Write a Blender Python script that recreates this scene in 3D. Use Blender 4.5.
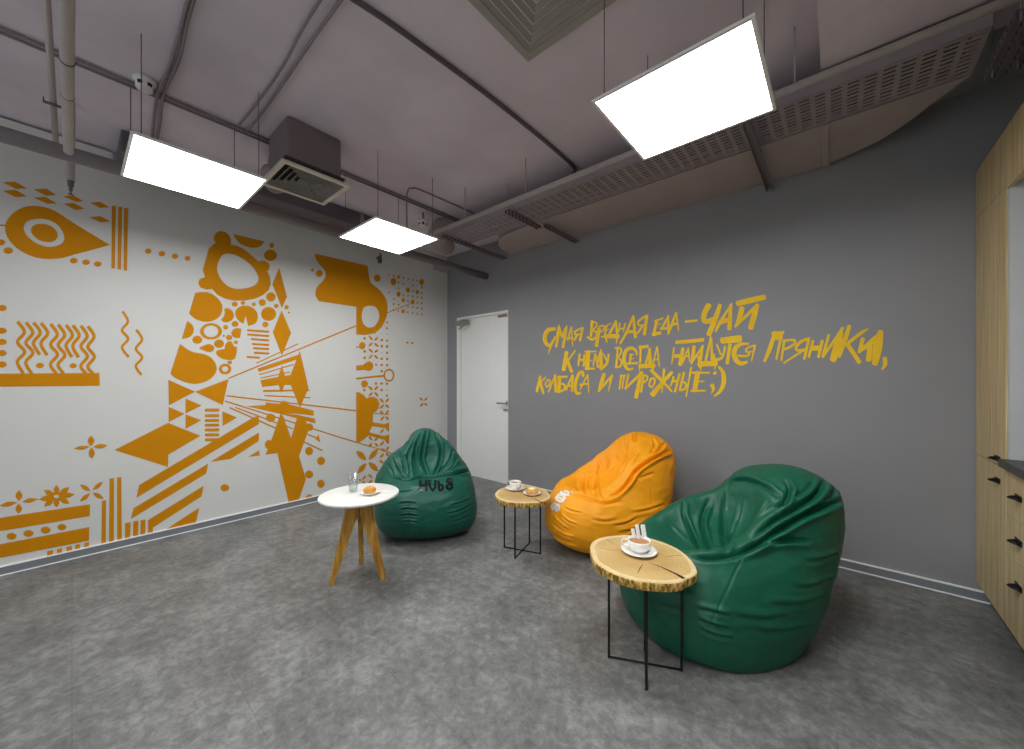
import bpy, bmesh, math, random
import numpy as np
from mathutils import Vector, Matrix, noise
from mathutils.bvhtree import BVHTree
from mathutils.geometry import tessellate_polygon

for o in list(bpy.data.objects):
    bpy.data.objects.remove(o, do_unlink=True)
SC = bpy.context.scene
COL = SC.collection
R = math.radians
random.seed(7)

# ---------------------------------------------------------------- camera
F, CX, CY, H, TH = 378.45, 512.0, 379.2, 1.3, 0.7103
cam_d = bpy.data.cameras.new('camera')
cam = bpy.data.objects.new('camera', cam_d)
COL.objects.link(cam)
cam.location = (0, 0, H)
cam.rotation_euler = (R(90), 0, TH)
cam_d.sensor_width = 36.0
cam_d.lens = 36.0 * F / 1024.0
cam_d.shift_y = (CY - 374.5) / 1024.0
cam_d.clip_start = 0.02
SC.camera = cam

# ---------------------------------------------------------------- world and view
W_AMB = 1.3             # sky fill entering by the added window behind the camera
world = bpy.data.worlds.new('world')
SC.world = world
world.use_nodes = True
world.node_tree.nodes['Background'].inputs[0].default_value = (0.90, 0.96, 1.0, 1)
world.node_tree.nodes['Background'].inputs[1].default_value = W_AMB
vs = SC.view_settings
vs.view_transform = 'Standard'
vs.look = 'None'
vs.gamma = 1.0
vs.use_curve_mapping = False
vs.exposure = 0.0
LAMP = 20.5           # strength of the ceiling panels
EXTRA_LAMPS = [(-.505, .48, "unseen lit square panel lamp right above the camera"), (-.505, -.80, "added unseen lit square panel lamp behind the camera")]  # unseen lamps added for light, continuing the grid of hanging panels

# ---------------------------------------------------------------- measuring
FW = np.array([-math.sin(TH), math.cos(TH)])
RT = np.array([math.cos(TH), math.sin(TH)])
CAM = np.array([0.0, 0.0, H])

def ray(x, y):
    r = (x - CX) / F
    d = RT * r + FW
    return np.array([d[0], d[1], (CY - y) / F])
def on_z(x, y, z):
    d = ray(x, y); return CAM + d * ((z - H) / d[2])
def on_x(x, y, X):
    d = ray(x, y); return CAM + d * (X / d[0])
def on_y(x, y, Y):
    d = ray(x, y); return CAM + d * (Y / d[1])

# ---------------------------------------------------------------- materials
def lin(c):
    return tuple((v / 12.92 if v <= 0.04045 else ((v + 0.055) / 1.055) ** 2.4) for v in [k / 255.0 for k in c])

MATS = {}
def mat(name, rgb, rough=0.5, metal=0.0, var=0.06, scale=8.0, bump=0.0, bscale=60.0, spec=0.5, coat=0.0, emit=0.0,
        trans=0.0, ior=1.45, sheen=0.0, stretch=(1, 1, 1), ridged=False, bdist=.01):
    if name in MATS:
        return MATS[name]
    m = bpy.data.materials.new(name)
    m.use_nodes = True
    nt = m.node_tree
    b = nt.nodes['Principled BSDF']
    c = lin(rgb)
    tc = nt.nodes.new('ShaderNodeTexCoord')
    mp = nt.nodes.new('ShaderNodeMapping')
    mp.inputs['Scale'].default_value = stretch
    nt.links.new(tc.outputs['Object'], mp.inputs[0])
    nz = nt.nodes.new('ShaderNodeTexNoise')
    nz.inputs['Scale'].default_value = scale
    nz.inputs['Detail'].default_value = 5
    nt.links.new(mp.outputs[0], nz.inputs['Vector'])
    rp = nt.nodes.new('ShaderNodeValToRGB')
    rp.color_ramp.elements[0].position = 0.3
    rp.color_ramp.elements[1].position = 0.7
    rp.color_ramp.elements[0].color = tuple(v * (1 - var) for v in c) + (1,)
    rp.color_ramp.elements[1].color = tuple(min(1, v * (1 + var)) for v in c) + (1,)
    nt.links.new(nz.outputs['Fac'], rp.inputs[0])
    nt.links.new(rp.outputs[0], b.inputs['Base Color'])
    b.inputs['Roughness'].default_value = rough
    b.inputs['Metallic'].default_value = metal
    b.inputs['Specular IOR Level'].default_value = spec
    b.inputs['Coat Weight'].default_value = coat
    b.inputs['Transmission Weight'].default_value = trans
    b.inputs['IOR'].default_value = ior
    b.inputs['Sheen Weight'].default_value = sheen
    if emit:
        b.inputs['Emission Color'].default_value = (0.985, 0.99, 1.0, 1)
        b.inputs['Emission Strength'].default_value = emit
    if bump:
        n2 = nt.nodes.new('ShaderNodeTexNoise')
        n2.inputs['Scale'].default_value = bscale
        n2.inputs['Detail'].default_value = 4
        if ridged: n2.noise_type = 'RIDGED_MULTIFRACTAL'; n2.inputs['Detail'].default_value = 3
        nt.links.new(mp.outputs[0], n2.inputs['Vector'])
        bp = nt.nodes.new('ShaderNodeBump')
        bp.inputs['Strength'].default_value = bump
        bp.inputs['Distance'].default_value = bdist
        nt.links.new(n2.outputs['Fac'], bp.inputs['Height'])
        nt.links.new(bp.outputs[0], b.inputs['Normal'])
    MATS[name] = m
    return m

def floor_material():
    m = bpy.data.materials.new('stone_vinyl_floor')
    m.use_nodes = True
    nt = m.node_tree; N = nt.nodes; L = nt.links
    b = N['Principled BSDF']
    tc = N.new('ShaderNodeTexCoord')
    n1 = N.new('ShaderNodeTexNoise'); n1.inputs['Scale'].default_value = 2.6; n1.inputs['Detail'].default_value = 12; n1.inputs['Roughness'].default_value = 0.74
    n2 = N.new('ShaderNodeTexNoise'); n2.inputs['Scale'].default_value = 20.0; n2.inputs['Detail'].default_value = 8; n2.inputs['Roughness'].default_value = 0.75
    n2.inputs['Distortion'].default_value = 0.35
    L.new(tc.outputs['Object'], n1.inputs['Vector']); L.new(tc.outputs['Object'], n2.inputs['Vector'])
    mx = N.new('ShaderNodeMath'); mx.operation = 'ADD'
    L.new(n1.outputs['Fac'], mx.inputs[0]); L.new(n2.outputs['Fac'], mx.inputs[1])
    hf = N.new('ShaderNodeMath'); hf.operation = 'MULTIPLY'; hf.inputs[1].default_value = 0.5
    L.new(mx.outputs[0], hf.inputs[0])
    rp = N.new('ShaderNodeValToRGB')
    e = rp.color_ramp.elements
    e[0].position = 0.36; e[0].color = lin(FLOOR_DARK) + (1,)
    e[1].position = 0.64; e[1].color = lin(FLOOR_LIGHT) + (1,)
    mid = e.new(0.5); mid.color = lin(FLOOR_MID) + (1,)
    L.new(hf.outputs[0], rp.inputs[0])
    # tile seams: large format planks
    br = N.new('ShaderNodeTexBrick')
    br.inputs['Scale'].default_value = 1.0
    br.inputs['Brick Width'].default_value = 0.92
    br.inputs['Row Height'].default_value = 0.46
    br.inputs['Mortar Size'].default_value = 0.0022
    br.inputs['Color1'].default_value = (1, 1, 1, 1); br.inputs['Color2'].default_value = (0.96, 0.96, 0.96, 1)
    br.inputs['Mortar'].default_value = (0.80, 0.80, 0.80, 1)
    L.new(tc.outputs['Object'], br.inputs['Vector'])
    mu = N.new('ShaderNodeMix'); mu.data_type = 'RGBA'; mu.blend_type = 'MULTIPLY'; mu.inputs[0].default_value = 1.0
    L.new(rp.outputs[0], mu.inputs[6]); L.new(br.outputs['Color'], mu.inputs[7])
    L.new(mu.outputs[2], b.inputs['Base Color'])
    rr = N.new('ShaderNodeMapRange')
    rr.inputs['To Min'].default_value = 0.36; rr.inputs['To Max'].default_value = 0.52
    L.new(n2.outputs['Fac'], rr.inputs[0]); L.new(rr.outputs[0], b.inputs['Roughness'])
    b.inputs['Specular IOR Level'].default_value = 0.4
    bp = N.new('ShaderNodeBump'); bp.inputs['Strength'].default_value = 0.12; bp.inputs['Distance'].default_value = 0.004
    L.new(hf.outputs[0], bp.inputs['Height']); L.new(bp.outputs[0], b.inputs['Normal'])
    return m

def wood_material(name, base, dark, scale=(1, 1, 1), dens=30.0, rough=0.45):
    """straight grain running along local z"""
    if name in MATS:
        return MATS[name]
    m = bpy.data.materials.new(name); m.use_nodes = True
    nt = m.node_tree; N = nt.nodes; L = nt.links
    b = N['Principled BSDF']
    tc = N.new('ShaderNodeTexCoord'); mp = N.new('ShaderNodeMapping'); mp.inputs['Scale'].default_value = scale
    L.new(tc.outputs['Object'], mp.inputs[0])
    n = N.new('ShaderNodeTexNoise'); n.inputs['Scale'].default_value = dens; n.inputs['Detail'].default_value = 6; n.inputs['Roughness'].default_value = 0.62
    L.new(mp.outputs[0], n.inputs['Vector'])
    rp = N.new('ShaderNodeValToRGB')
    rp.color_ramp.elements[0].position = 0.35; rp.color_ramp.elements[0].color = lin(dark) + (1,)
    rp.color_ramp.elements[1].position = 0.65; rp.color_ramp.elements[1].color = lin(base) + (1,)
    L.new(n.outputs['Fac'], rp.inputs[0]); L.new(rp.outputs[0], b.inputs['Base Color'])
    b.inputs['Roughness'].default_value = rough
    MATS[name] = m
    return m

def ring_wood_material(name, light, dark, heart):
    """sawn log: growth rings round local z with a paler sapwood rim"""
    if name in MATS:
        return MATS[name]
    m = bpy.data.materials.new(name); m.use_nodes = True
    nt = m.node_tree; N = nt.nodes; L = nt.links
    b = N['Principled BSDF']
    tc = N.new('ShaderNodeTexCoord')
    mp = N.new('ShaderNodeMapping'); mp.inputs['Scale'].default_value = (1, 1, 0)
    L.new(tc.outputs['Object'], mp.inputs[0])
    wv = N.new('ShaderNodeTexWave'); wv.wave_type = 'RINGS'; wv.rings_direction = 'Z'
    wv.inputs['Scale'].default_value = 30; wv.inputs['Distortion'].default_value = 6
    wv.inputs['Detail'].default_value = 3; wv.inputs['Detail Scale'].default_value = 1.6
    L.new(mp.outputs[0], wv.inputs['Vector'])
    ln = N.new('ShaderNodeVectorMath'); ln.operation = 'LENGTH'
    L.new(mp.outputs[0], ln.inputs[0])
    nz = N.new('ShaderNodeTexNoise'); nz.inputs['Scale'].default_value = 7; nz.inputs['Detail'].default_value = 6
    L.new(tc.outputs['Object'], nz.inputs['Vector'])
    r1 = N.new('ShaderNodeValToRGB')
    r1.color_ramp.elements[0].position = 0.0; r1.color_ramp.elements[0].color = lin(dark) + (1,)
    r1.color_ramp.elements[1].position = 0.6; r1.color_ramp.elements[1].color = lin(light) + (1,)
    L.new(wv.outputs['Fac'], r1.inputs[0])
    r2 = N.new('ShaderNodeValToRGB')
    r2.color_ramp.elements[0].position = 0.10; r2.color_ramp.elements[0].color = lin(heart) + (1,)
    r2.color_ramp.elements[1].position = 0.17; r2.color_ramp.elements[1].color = (1, 1, 1, 1)
    L.new(ln.outputs['Value'], r2.inputs[0])
    mu = N.new('ShaderNodeMix'); mu.data_type = 'RGBA'; mu.blend_type = 'MULTIPLY'; mu.inputs[0].default_value = 1.0
    L.new(r1.outputs[0], mu.inputs[6]); L.new(r2.outputs[0], mu.inputs[7])
    r3 = N.new('ShaderNodeValToRGB')
    r3.color_ramp.elements[0].position = 0.3; r3.color_ramp.elements[0].color = (0.78, 0.74, 0.68, 1)
    r3.color_ramp.elements[1].position = 0.7; r3.color_ramp.elements[1].color = (1, 1, 1, 1)
    L.new(nz.outputs['Fac'], r3.inputs[0])
    m2 = N.new('ShaderNodeMix'); m2.data_type = 'RGBA'; m2.blend_type = 'MULTIPLY'; m2.inputs[0].default_value = 1.0
    L.new(mu.outputs[2], m2.inputs[6]); L.new(r3.outputs[0], m2.inputs[7])
    L.new(m2.outputs[2], b.inputs['Base Color'])
    b.inputs['Roughness'].default_value = 0.5
    MATS[name] = m
    return m

def bark_material():
    if 'sawn_bark_edge' in MATS:
        return MATS['sawn_bark_edge']
    m = bpy.data.materials.new('sawn_bark_edge'); m.use_nodes = True
    nt = m.node_tree; N = nt.nodes; L = nt.links
    b = N['Principled BSDF']
    tc = N.new('ShaderNodeTexCoord'); mp = N.new('ShaderNodeMapping'); mp.inputs['Scale'].default_value = (1, 1, 0.35)
    L.new(tc.outputs['Object'], mp.inputs[0])
    n = N.new('ShaderNodeTexNoise'); n.inputs['Scale'].default_value = 95; n.inputs['Detail'].default_value = 6
    L.new(mp.outputs[0], n.inputs['Vector'])
    rp = N.new('ShaderNodeValToRGB')
    e = rp.color_ramp.elements
    e[0].position = 0.38; e[0].color = lin((112, 80, 26)) + (1,)
    e[1].position = 0.62; e[1].color = lin((226, 192, 106)) + (1,)
    k = e.new(0.5); k.color = lin((184, 144, 62)) + (1,)
    L.new(n.outputs['Fac'], rp.inputs[0]); L.new(rp.outputs[0], b.inputs['Base Color'])
    b.inputs['Roughness'].default_value = 0.8
    bp = N.new('ShaderNodeBump'); bp.inputs['Strength'].default_value = 0.8; bp.inputs['Distance'].default_value = 0.004
    L.new(n.outputs['Fac'], bp.inputs['Height']); L.new(bp.outputs[0], b.inputs['Normal'])
    MATS['sawn_bark_edge'] = m
    return m

FLOOR_DARK, FLOOR_MID, FLOOR_LIGHT = (80, 81, 80), (118, 119, 117), (158, 159, 156)
WHITE_WALL = (214, 214, 210)
GREY_WALL = (143, 144, 147)
CEIL = (220, 211, 222)
PIPE = (176, 167, 164)
DUCT = (170, 158, 157)

M_white_wall = mat('white_wall_paint', WHITE_WALL, 0.75, var=0.015, scale=3, bump=0.03, bscale=150)
M_grey_wall = mat('grey_wall_paint', GREY_WALL, 0.6, var=0.03, scale=3, bump=0.03, bscale=150)
M_ceiling = mat('mauve_grey_ceiling_paint', CEIL, 0.8, var=0.10, scale=2.2, bump=0.08, bscale=40)
M_pipe = mat('painted_pipe', PIPE, 0.5, var=0.05)
M_dark_pipe = mat('dark_painted_pipe', (128, 120, 122), 0.55, var=0.05)
M_duct = mat('painted_sheet_duct', DUCT, 0.55, var=0.05, scale=4)
M_galv = mat('painted_steel_tray', (160, 150, 154), 0.45, metal=0.2, var=0.08)
M_cable = mat('dark_cable', (96, 86, 92), 0.6)
M_conduit = mat('painted_conduit', (140, 129, 134), 0.6)
M_white_plastic = mat('white_plastic', (226, 226, 222), 0.4, var=0.02)
M_black_plastic = mat('black_plastic', (24, 24, 25), 0.5, var=0.1)
M_alu = mat('white_aluminium_frame', (244, 243, 241), 0.4, var=0.02)
M_emit = mat('lit_diffuser', (255, 255, 255), 0.5, var=0.0, emit=LAMP)
M_mustard = mat('mustard_mural_paint', (204, 134, 0), 0.7, var=0.04, scale=4, spec=.2)
M_yellow = mat('yellow_lettering_paint', (255, 204, 48), 0.6, var=0.10, scale=7, spec=.2)
M_steel = mat('brushed_steel', (176, 172, 166), 0.3, metal=0.9, var=0.08)
M_black_steel = mat('black_powder_coat', (20, 20, 21), 0.45, metal=0.2, var=0.1)

# ---------------------------------------------------------------- object helpers
def empty(name, loc, label, cat, group=None, rotz=0.0):
    o = bpy.data.objects.new(name, None)
    COL.objects.link(o)
    o.empty_display_size = 0.05
    o.location = loc; o.rotation_euler = (0, 0, rotz)
    o['label'] = label; o['category'] = cat
    if group: o['group'] = group
    return o

def link_mesh(name, me, m, parent=None, world=True, smooth=False):
    """world=True: mesh data is in world coordinates; it is rebased on its parent's location"""
    o = bpy.data.objects.new(name, me)
    COL.objects.link(o)
    for k in (m if isinstance(m, (list, tuple)) else [m]):
        me.materials.append(k)
    if smooth:
        for p in me.polygons: p.use_smooth = True
    if parent is not None:
        if world:
            off = Vector((0, 0, 0)); q = parent
            while q is not None:
                off += q.location; q = q.parent
            me.transform(Matrix.Translation(-off))
        o.parent = parent
    return o

def from_bm(name, bm, m, parent=None, world=True, smooth=False, recalc=True):
    if recalc:
        bmesh.ops.recalc_face_normals(bm, faces=bm.faces)
    me = bpy.data.meshes.new(name)
    bm.to_mesh(me); bm.free()
    return link_mesh(name, me, m, parent, world, smooth)

def recentre(o):
    """move a top-level mesh's origin to the middle of its base"""
    vs_ = [v.co for v in o.data.vertices]
    c = Vector(((min(v.x for v in vs_) + max(v.x for v in vs_)) / 2, (min(v.y for v in vs_) + max(v.y for v in vs_)) / 2, min(v.z for v in vs_)))
    o.data.transform(Matrix.Translation(-c)); o.location = c
    return o

def tag(o, label, cat, group=None, kind=None):
    o['label'] = label; o['category'] = cat
    if group: o['group'] = group
    if kind: o['kind'] = kind
    return o

def struct(o, label, cat):
    o['kind'] = 'structure'; o['label'] = label; o['category'] = cat
    return o

def box(bm, x0, x1, y0, y1, z0, z1, bev=0.0, seg=2):
    vs_ = [bm.verts.new(p) for p in ((x0, y0, z0), (x1, y0, z0), (x1, y1, z0), (x0, y1, z0), (x0, y0, z1), (x1, y0, z1), (x1, y1, z1), (x0, y1, z1))]
    fs = [bm.faces.new([vs_[i] for i in q]) for q in ((3, 2, 1, 0), (4, 5, 6, 7), (0, 1, 5, 4), (1, 2, 6, 5), (2, 3, 7, 6), (3, 0, 4, 7))]
    if bev:
        es = list({e for f in fs for e in f.edges})
        bmesh.ops.bevel(bm, geom=es, offset=bev, segments=seg, affect='EDGES', profile=0.6)

def box_obj(name, x0, x1, y0, y1, z0, z1, m, parent=None, bev=0.0, smooth=False):
    bm = bmesh.new(); box(bm, min(x0, x1), max(x0, x1), min(y0, y1), max(y0, y1), min(z0, z1), max(z0, z1), bev)
    return from_bm(name, bm, m, parent)

def tube(bm, pts, r, n=10, cap=True):
    pts = [Vector(p) for p in pts]
    rs = r if isinstance(r, (list, tuple)) else [r] * len(pts)
    rings = []
    up = None
    for i, p in enumerate(pts):
        if i == 0: t = pts[1] - p
        elif i == len(pts) - 1: t = p - pts[i - 1]
        else: t = (pts[i + 1] - p).normalized() + (p - pts[i - 1]).normalized()
        t.normalize()
        if up is None:
            up = Vector((0, 0, 1)) if abs(t.z) < 0.9 else Vector((1, 0, 0))
        a = t.cross(up); 
        if a.length < 1e-4: a = t.cross(Vector((0, 1, 0)))
        a.normalize(); b = a.cross(t).normalized(); up = b
        rings.append([bm.verts.new(p + (a * math.cos(2 * math.pi * k / n) + b * math.sin(2 * math.pi * k / n)) * rs[i]) for k in range(n)])
    for i in range(len(rings) - 1):
        for k in range(n):
            f = bm.faces.new((rings[i][k], rings[i][(k + 1) % n], rings[i + 1][(k + 1) % n], rings[i + 1][k])); f.smooth = True
    if cap:
        bm.faces.new(rings[0][::-1]); bm.faces.new(rings[-1])

def tube_obj(name, pts, r, m, parent=None, n=10):
    bm = bmesh.new(); tube(bm, pts, r, n)
    return from_bm(name, bm, m, parent)

def lathe(bm, prof, cx, cy, n=40, sx=1.0, sy=1.0):
    """prof: [(r, z)...]; r = 0 closes the pole"""
    rings = []
    for r, z in prof:
        if r < 1e-6: rings.append([bm.verts.new((cx, cy, z))])
        else: rings.append([bm.verts.new((cx + sx * r * math.cos(2 * math.pi * k / n), cy + sy * r * math.sin(2 * math.pi * k / n), z)) for k in range(n)])
    for a, b in zip(rings[:-1], rings[1:]):
        for k in range(n):
            va, vb = a[k % len(a)], a[(k + 1) % len(a)]
            wa, wb = b[k % len(b)], b[(k + 1) % len(b)]
            vv = []
            for v in (va, vb, wb, wa):
                if v not in vv: vv.append(v)
            if len(vv) > 2:
                f = bm.faces.new(vv); f.smooth = True

def lathe_obj(name, prof, cx, cy, m, parent=None, n=40):
    bm = bmesh.new(); lathe(bm, prof, cx, cy, n)
    return from_bm(name, bm, m, parent)

def prism(bm, pts2, z0, z1):
    """vertical prism of an outline [(x, y)...]"""
    a = [bm.verts.new((x, y, z0)) for x, y in pts2]; b = [bm.verts.new((x, y, z1)) for x, y in pts2]
    n = len(pts2)
    for k in range(n):
        bm.faces.new((a[k], a[(k + 1) % n], b[(k + 1) % n], b[k]))
    for ring in (a, b):
        tris = tessellate_polygon([[v.co for v in ring]])
        for t in tris: 
            try: bm.faces.new([ring[i] for i in t])
            except ValueError: pass

def smooth_closed(pts, sub=6):
    out = []; n = len(pts)
    for i in range(n):
        p0, p1, p2, p3 = pts[i - 1], pts[i], pts[(i + 1) % n], pts[(i + 2) % n]
        for k in range(sub):
            t = k / sub
            out.append(tuple(0.5 * ((2 * p1[j]) + (-p0[j] + p2[j]) * t + (2 * p0[j] - 5 * p1[j] + 4 * p2[j] - p3[j]) * t * t + (-p0[j] + 3 * p1[j] - 3 * p2[j] + p3[j]) * t ** 3) for j in range(len(p1))))
    return out

def smooth_open(pts, sub=6):
    out = []; n = len(pts)
    for i in range(n - 1):
        p0, p1, p2, p3 = pts[max(i - 1, 0)], pts[i], pts[i + 1], pts[min(i + 2, n - 1)]
        for k in range(sub):
            t = k / sub
            out.append(tuple(0.5 * ((2 * p1[j]) + (-p0[j] + p2[j]) * t + (2 * p0[j] - 5 * p1[j] + 4 * p2[j] - p3[j]) * t * t + (-p0[j] + 3 * p1[j] - 3 * p2[j] + p3[j]) * t ** 3) for j in range(len(p1))))
    out.append(tuple(pts[-1]))
    return out

# ================================================================ ROOM SHELL
XW, YG, ZC = -4.2, 3.47, 3.03           # white wall, grey wall, ceiling
XB, YB = 1.35, -3.2                      # right end and back of the room
M_floor = floor_material()
struct(box_obj('floor', XW - .1, XB + .1, YB - .1, YG + .1, -.1, 0, M_floor), 'dark grey stone-effect vinyl floor', 'floor')
struct(box_obj('ceiling', XW - .1, XB + .1, YB - .1, YG + .1, ZC, ZC + .1, M_ceiling), 'bare mauve-grey painted concrete ceiling', 'ceiling')
struct(box_obj('wall_left', XW - .1, XW, YB, YG + .1, 0, ZC, M_white_wall), 'white wall carrying the mustard mural', 'wall')
DX0, DX1, DZ = on_y(457, 318, YG)[0], on_y(508.3, 310, YG)[0], 2.145     # door opening
bm = bmesh.new()
for (a, b_, z0, z1) in ((XW, DX0, 0, ZC), (DX1, XB, 0, ZC), (DX0, DX1, DZ, ZC)):
    box(bm, a, b_, YG, YG + .1, z0, z1)
struct(from_bm('wall_back', bm, M_grey_wall), 'grey wall with the yellow slogan and the white door', 'wall')
struct(box_obj('wall_right', XB, XB + .1, YB, YG, 0, ZC, M_white_wall), 'wall behind the kitchen cabinets', 'wall')
WX0, WX1, WZ0, WZ1 = -3.9, .6, .75, 2.75  # unseen window opening, added to let in soft fill light
bm = bmesh.new()
for q in ((XW, WX0, 0, ZC), (WX1, XB, 0, ZC), (WX0, WX1, 0, WZ0), (WX0, WX1, WZ1, ZC)):
    box(bm, q[0], q[1], YB - .1, YB, q[2], q[3])
struct(from_bm('wall_front', bm, M_white_wall), 'unseen wall behind the camera with an added window opening for fill light', 'wall')
bm = bmesh.new()
for k in range(5):
    xx = WX0 + (WX1 - WX0) * k / 4
    box(bm, xx - .03, xx + .03, YB - .09, YB - .03, WZ0, WZ1)
box(bm, WX0, WX1, YB - .09, YB - .03, WZ0, WZ0 + .05); box(bm, WX0, WX1, YB - .09, YB - .03, WZ1 - .05, WZ1)
struct(from_bm('added_window_1', bm, M_alu), 'added wide window behind the camera letting in fill light', 'added window')
struct(box_obj('trim_1', XW, XW + .004, YG - .006, YG, 0, 2.86, M_white_plastic), 'pale corner bead where white wall meets grey wall', 'trim')

M_skirt = mat('grey_plastic_skirting', (126, 132, 138), 0.4, var=0.03)
M_skirt_line = mat('white_skirting_edge', (252, 252, 252), 0.35, var=0.01)
def skirting(name, axis, a0, a1, w, label):
    bm = bmesh.new()
    def seg(z0, z1, t0, t1):
        if axis == 'y': box(bm, w + t0, w + t1, a0, a1, z0, z1)
        else: box(bm, a0, a1, w - t1, w - t0, z0, z1)
    seg(0.008, 0.056, 0.0, 0.012)
    o = struct(from_bm(name, bm, M_skirt), label, 'baseboard')
    bm = bmesh.new(); seg(0.056, 0.064, 0.0, 0.014); from_bm('top_edge', bm, M_skirt_line, o)
    bm = bmesh.new(); seg(0.0, 0.008, 0.0, 0.015); from_bm('bottom_edge', bm, M_skirt_line, o)
skirting('baseboard_left', 'y', YB, YG, XW, 'grey skirting with white edges along the white wall')
skirting('baseboard_back', 'x', DX1 + .0, 0.67, YG, 'grey skirting with white edges along the grey wall')

# door
M_door = mat('white_door_laminate', (232, 234, 232), 0.45, var=0.015)
dr = struct(empty('door_1', ((DX0 + DX1) / 2, YG, 0), '', 'door'), 'white flush door with steel handle in the grey wall', 'door')
JW = 0.075
bm = bmesh.new()
box(bm, DX0, DX0 + JW, YG - .004, YG + .09, 0, DZ)
box(bm, DX1 - .012, DX1, YG - .004, YG + .09, 0, DZ)
box(bm, DX0 + JW, DX1 - .012, YG - .004, YG + .09, DZ - .03, DZ)
from_bm('door_frame', bm, M_door, dr)
lf = box_obj('door_leaf', DX0 + JW + .004, DX1 - .014, YG + .012, YG + .052, .012, DZ - .034, M_door, dr, bev=.002)
h0 = on_y(503, 403, YG)
bm = bmesh.new()
tube(bm, [(h0[0] + .075, YG + .012, h0[2]), (h0[0] + .075, YG - .05, h0[2]), (h0[0] + .06, YG - .055, h0[2]), (h0[0] - .05, YG - .055, h0[2])], .011, 10)
box(bm, h0[0] + .045, h0[0] + .105, YG + .004, YG + .012, h0[2] - .03, h0[2] + .03)
box(bm, h0[0] + .01, h0[0] + .105, YG - .006, YG + .012, h0[2] - .095, h0[2] - .07)
from_bm('door_handle', bm, M_steel, dr)
cl = on_y(462, 323, YG)
bm = bmesh.new()
box(bm, DX0 + .02, DX0 + .26, YG - .05, YG + .0, DZ - .11, DZ - .05, .006)
from_bm('door_closer', bm, M_steel, dr)
tube_obj('closer_arm', [(DX0 + .20, YG - .03, DZ - .12), (DX0 + .30, YG - .12, DZ - .13), (DX0 + .10, YG - .06, DZ - .17)], .008, M_steel, dr)
bm = bmesh.new()
box(bm, DX1 - .17, DX1 - .02, YG - .008, YG + .012, DZ - .075, DZ - .045)
from_bm('top_latch', bm, M_steel, dr)

# ================================================================ MURAL on the white wall
class Paint:
    """flat painted shapes on one wall plane; outlines are measured points put onto the wall"""
    def __init__(self, plane, pos, eps):
        self.bm = bmesh.new(); self.plane, self.pos, self.eps = plane, pos, eps; self.lay = 0
    def w(self, x, y):
        p = on_x(x, y, self.pos) if self.plane == 'x' else on_y(x, y, self.pos)
        p = Vector(p)
        e = self.eps + self.lay * 3e-5      # every stroke of paint lies on the ones before
        if self.plane == 'x': p.x = self.pos + e
        else: p.y = self.pos - e
        return p
    def poly(self, loops):
        self.lay += 1
        L3 = [[self.w(*p) for p in lp] for lp in loops]
        flat2 = [[Vector((q.y, q.z, 0)) if self.plane == 'x' else Vector((q.x, q.z, 0)) for q in lp] for lp in L3]
        vs_ = [self.bm.verts.new(q) for lp in L3 for q in lp]
        for t in tessellate_polygon(flat2):
            try: self.bm.faces.new([vs_[i] for i in t])
            except ValueError: pass
    def stroke(self, pts, sm=0, cap=True):
        """pts: (x, y, width)"""
        self.lay += 1
        if sm: pts = smooth_open(pts, sm)
        Lr, Rr = [], []
        n = len(pts)
        for i, (x, y, wd) in enumerate(pts):
            a, c = pts[max(0, i - 1)], pts[min(n - 1, i + 1)]
            tx, ty = c[0] - a[0], c[1] - a[1]; l = math.hypot(tx, ty) or 1
            nx, ny = -ty / l, tx / l
            Lr.append((x + nx * wd / 2, y + ny * wd / 2)); Rr.append((x - nx * wd / 2, y - ny * wd / 2))
        lv = [self.bm.verts.new(self.w(*p)) for p in Lr]; rv = [self.bm.verts.new(self.w(*p)) for p in Rr]
        for i in range(n - 1):
            try: self.bm.faces.new((lv[i], rv[i], rv[i + 1], lv[i + 1]))
            except ValueError: pass
        if cap:
            self.lay += 1
            for i, j in ((0, 1), (n - 1, n - 2)):
                x, y, wd = pts[i]; dx, dy = x - pts[j][0], y - pts[j][1]; l = math.hypot(dx, dy) or 1
                dx, dy = dx / l, dy / l
                arc = [(x + wd * .5 * (-dy * math.cos(t) + dx * .55 * math.sin(t)), y + wd * .5 * (dx * math.cos(t) + dy * .55 * math.sin(t))) for t in [math.pi * k / 6 for k in range(7)]]
                try: self.bm.faces.new([self.bm.verts.new(self.w(*p)) for p in arc])
                except ValueError: pass
    def done(self, name, m, parent=None):
        for f in self.bm.faces:
            f.normal_update()
            want = Vector((1, 0, 0)) if self.plane == 'x' else Vector((0, -1, 0))
            if f.normal.dot(want) < 0: f.normal_flip()
        return from_bm(name, self.bm, m, parent, recalc=False)

mural = empty('wall_mural', (XW, 1.5, .1), 'mustard yellow folk pattern mural painted across the white wall', 'mural')
P = Paint('x', XW, .0015)
def finish(name):
    global P
    P.done(name, M_mustard, mural); P = Paint('x', XW, .0015)
ORG = [0, 0, 1.0]
def org(ox, oy, s): ORG[:] = [ox, oy, s]
def T(pts): return [(ORG[0] + p[0] / ORG[2], ORG[1] + p[1] / ORG[2]) for p in pts]
def poly(*loops, sm=0):
    P.poly([T(smooth_closed(lp, sm) if sm else lp) for lp in loops])
def ring_pts(x, y, rx, ry, n=20): return [(x + rx * math.cos(2 * math.pi * k / n), y + ry * math.sin(2 * math.pi * k / n)) for k in range(n)]
def dot(x, y, rx, ry=None): P.poly([T(ring_pts(x, y, rx, ry or rx, 18 if rx > 15 else 10))])
def donut(x, y, rx, ry, ix, iy): P.poly([T(ring_pts(x, y, rx, ry, 28)), T(ring_pts(x, y, ix, iy, 28))])
def line(a, b, w): P.stroke([(ORG[0] + q[0] / ORG[2], ORG[1] + q[1] / ORG[2], w / ORG[2]) for q in (a, b)], cap=False)
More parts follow.
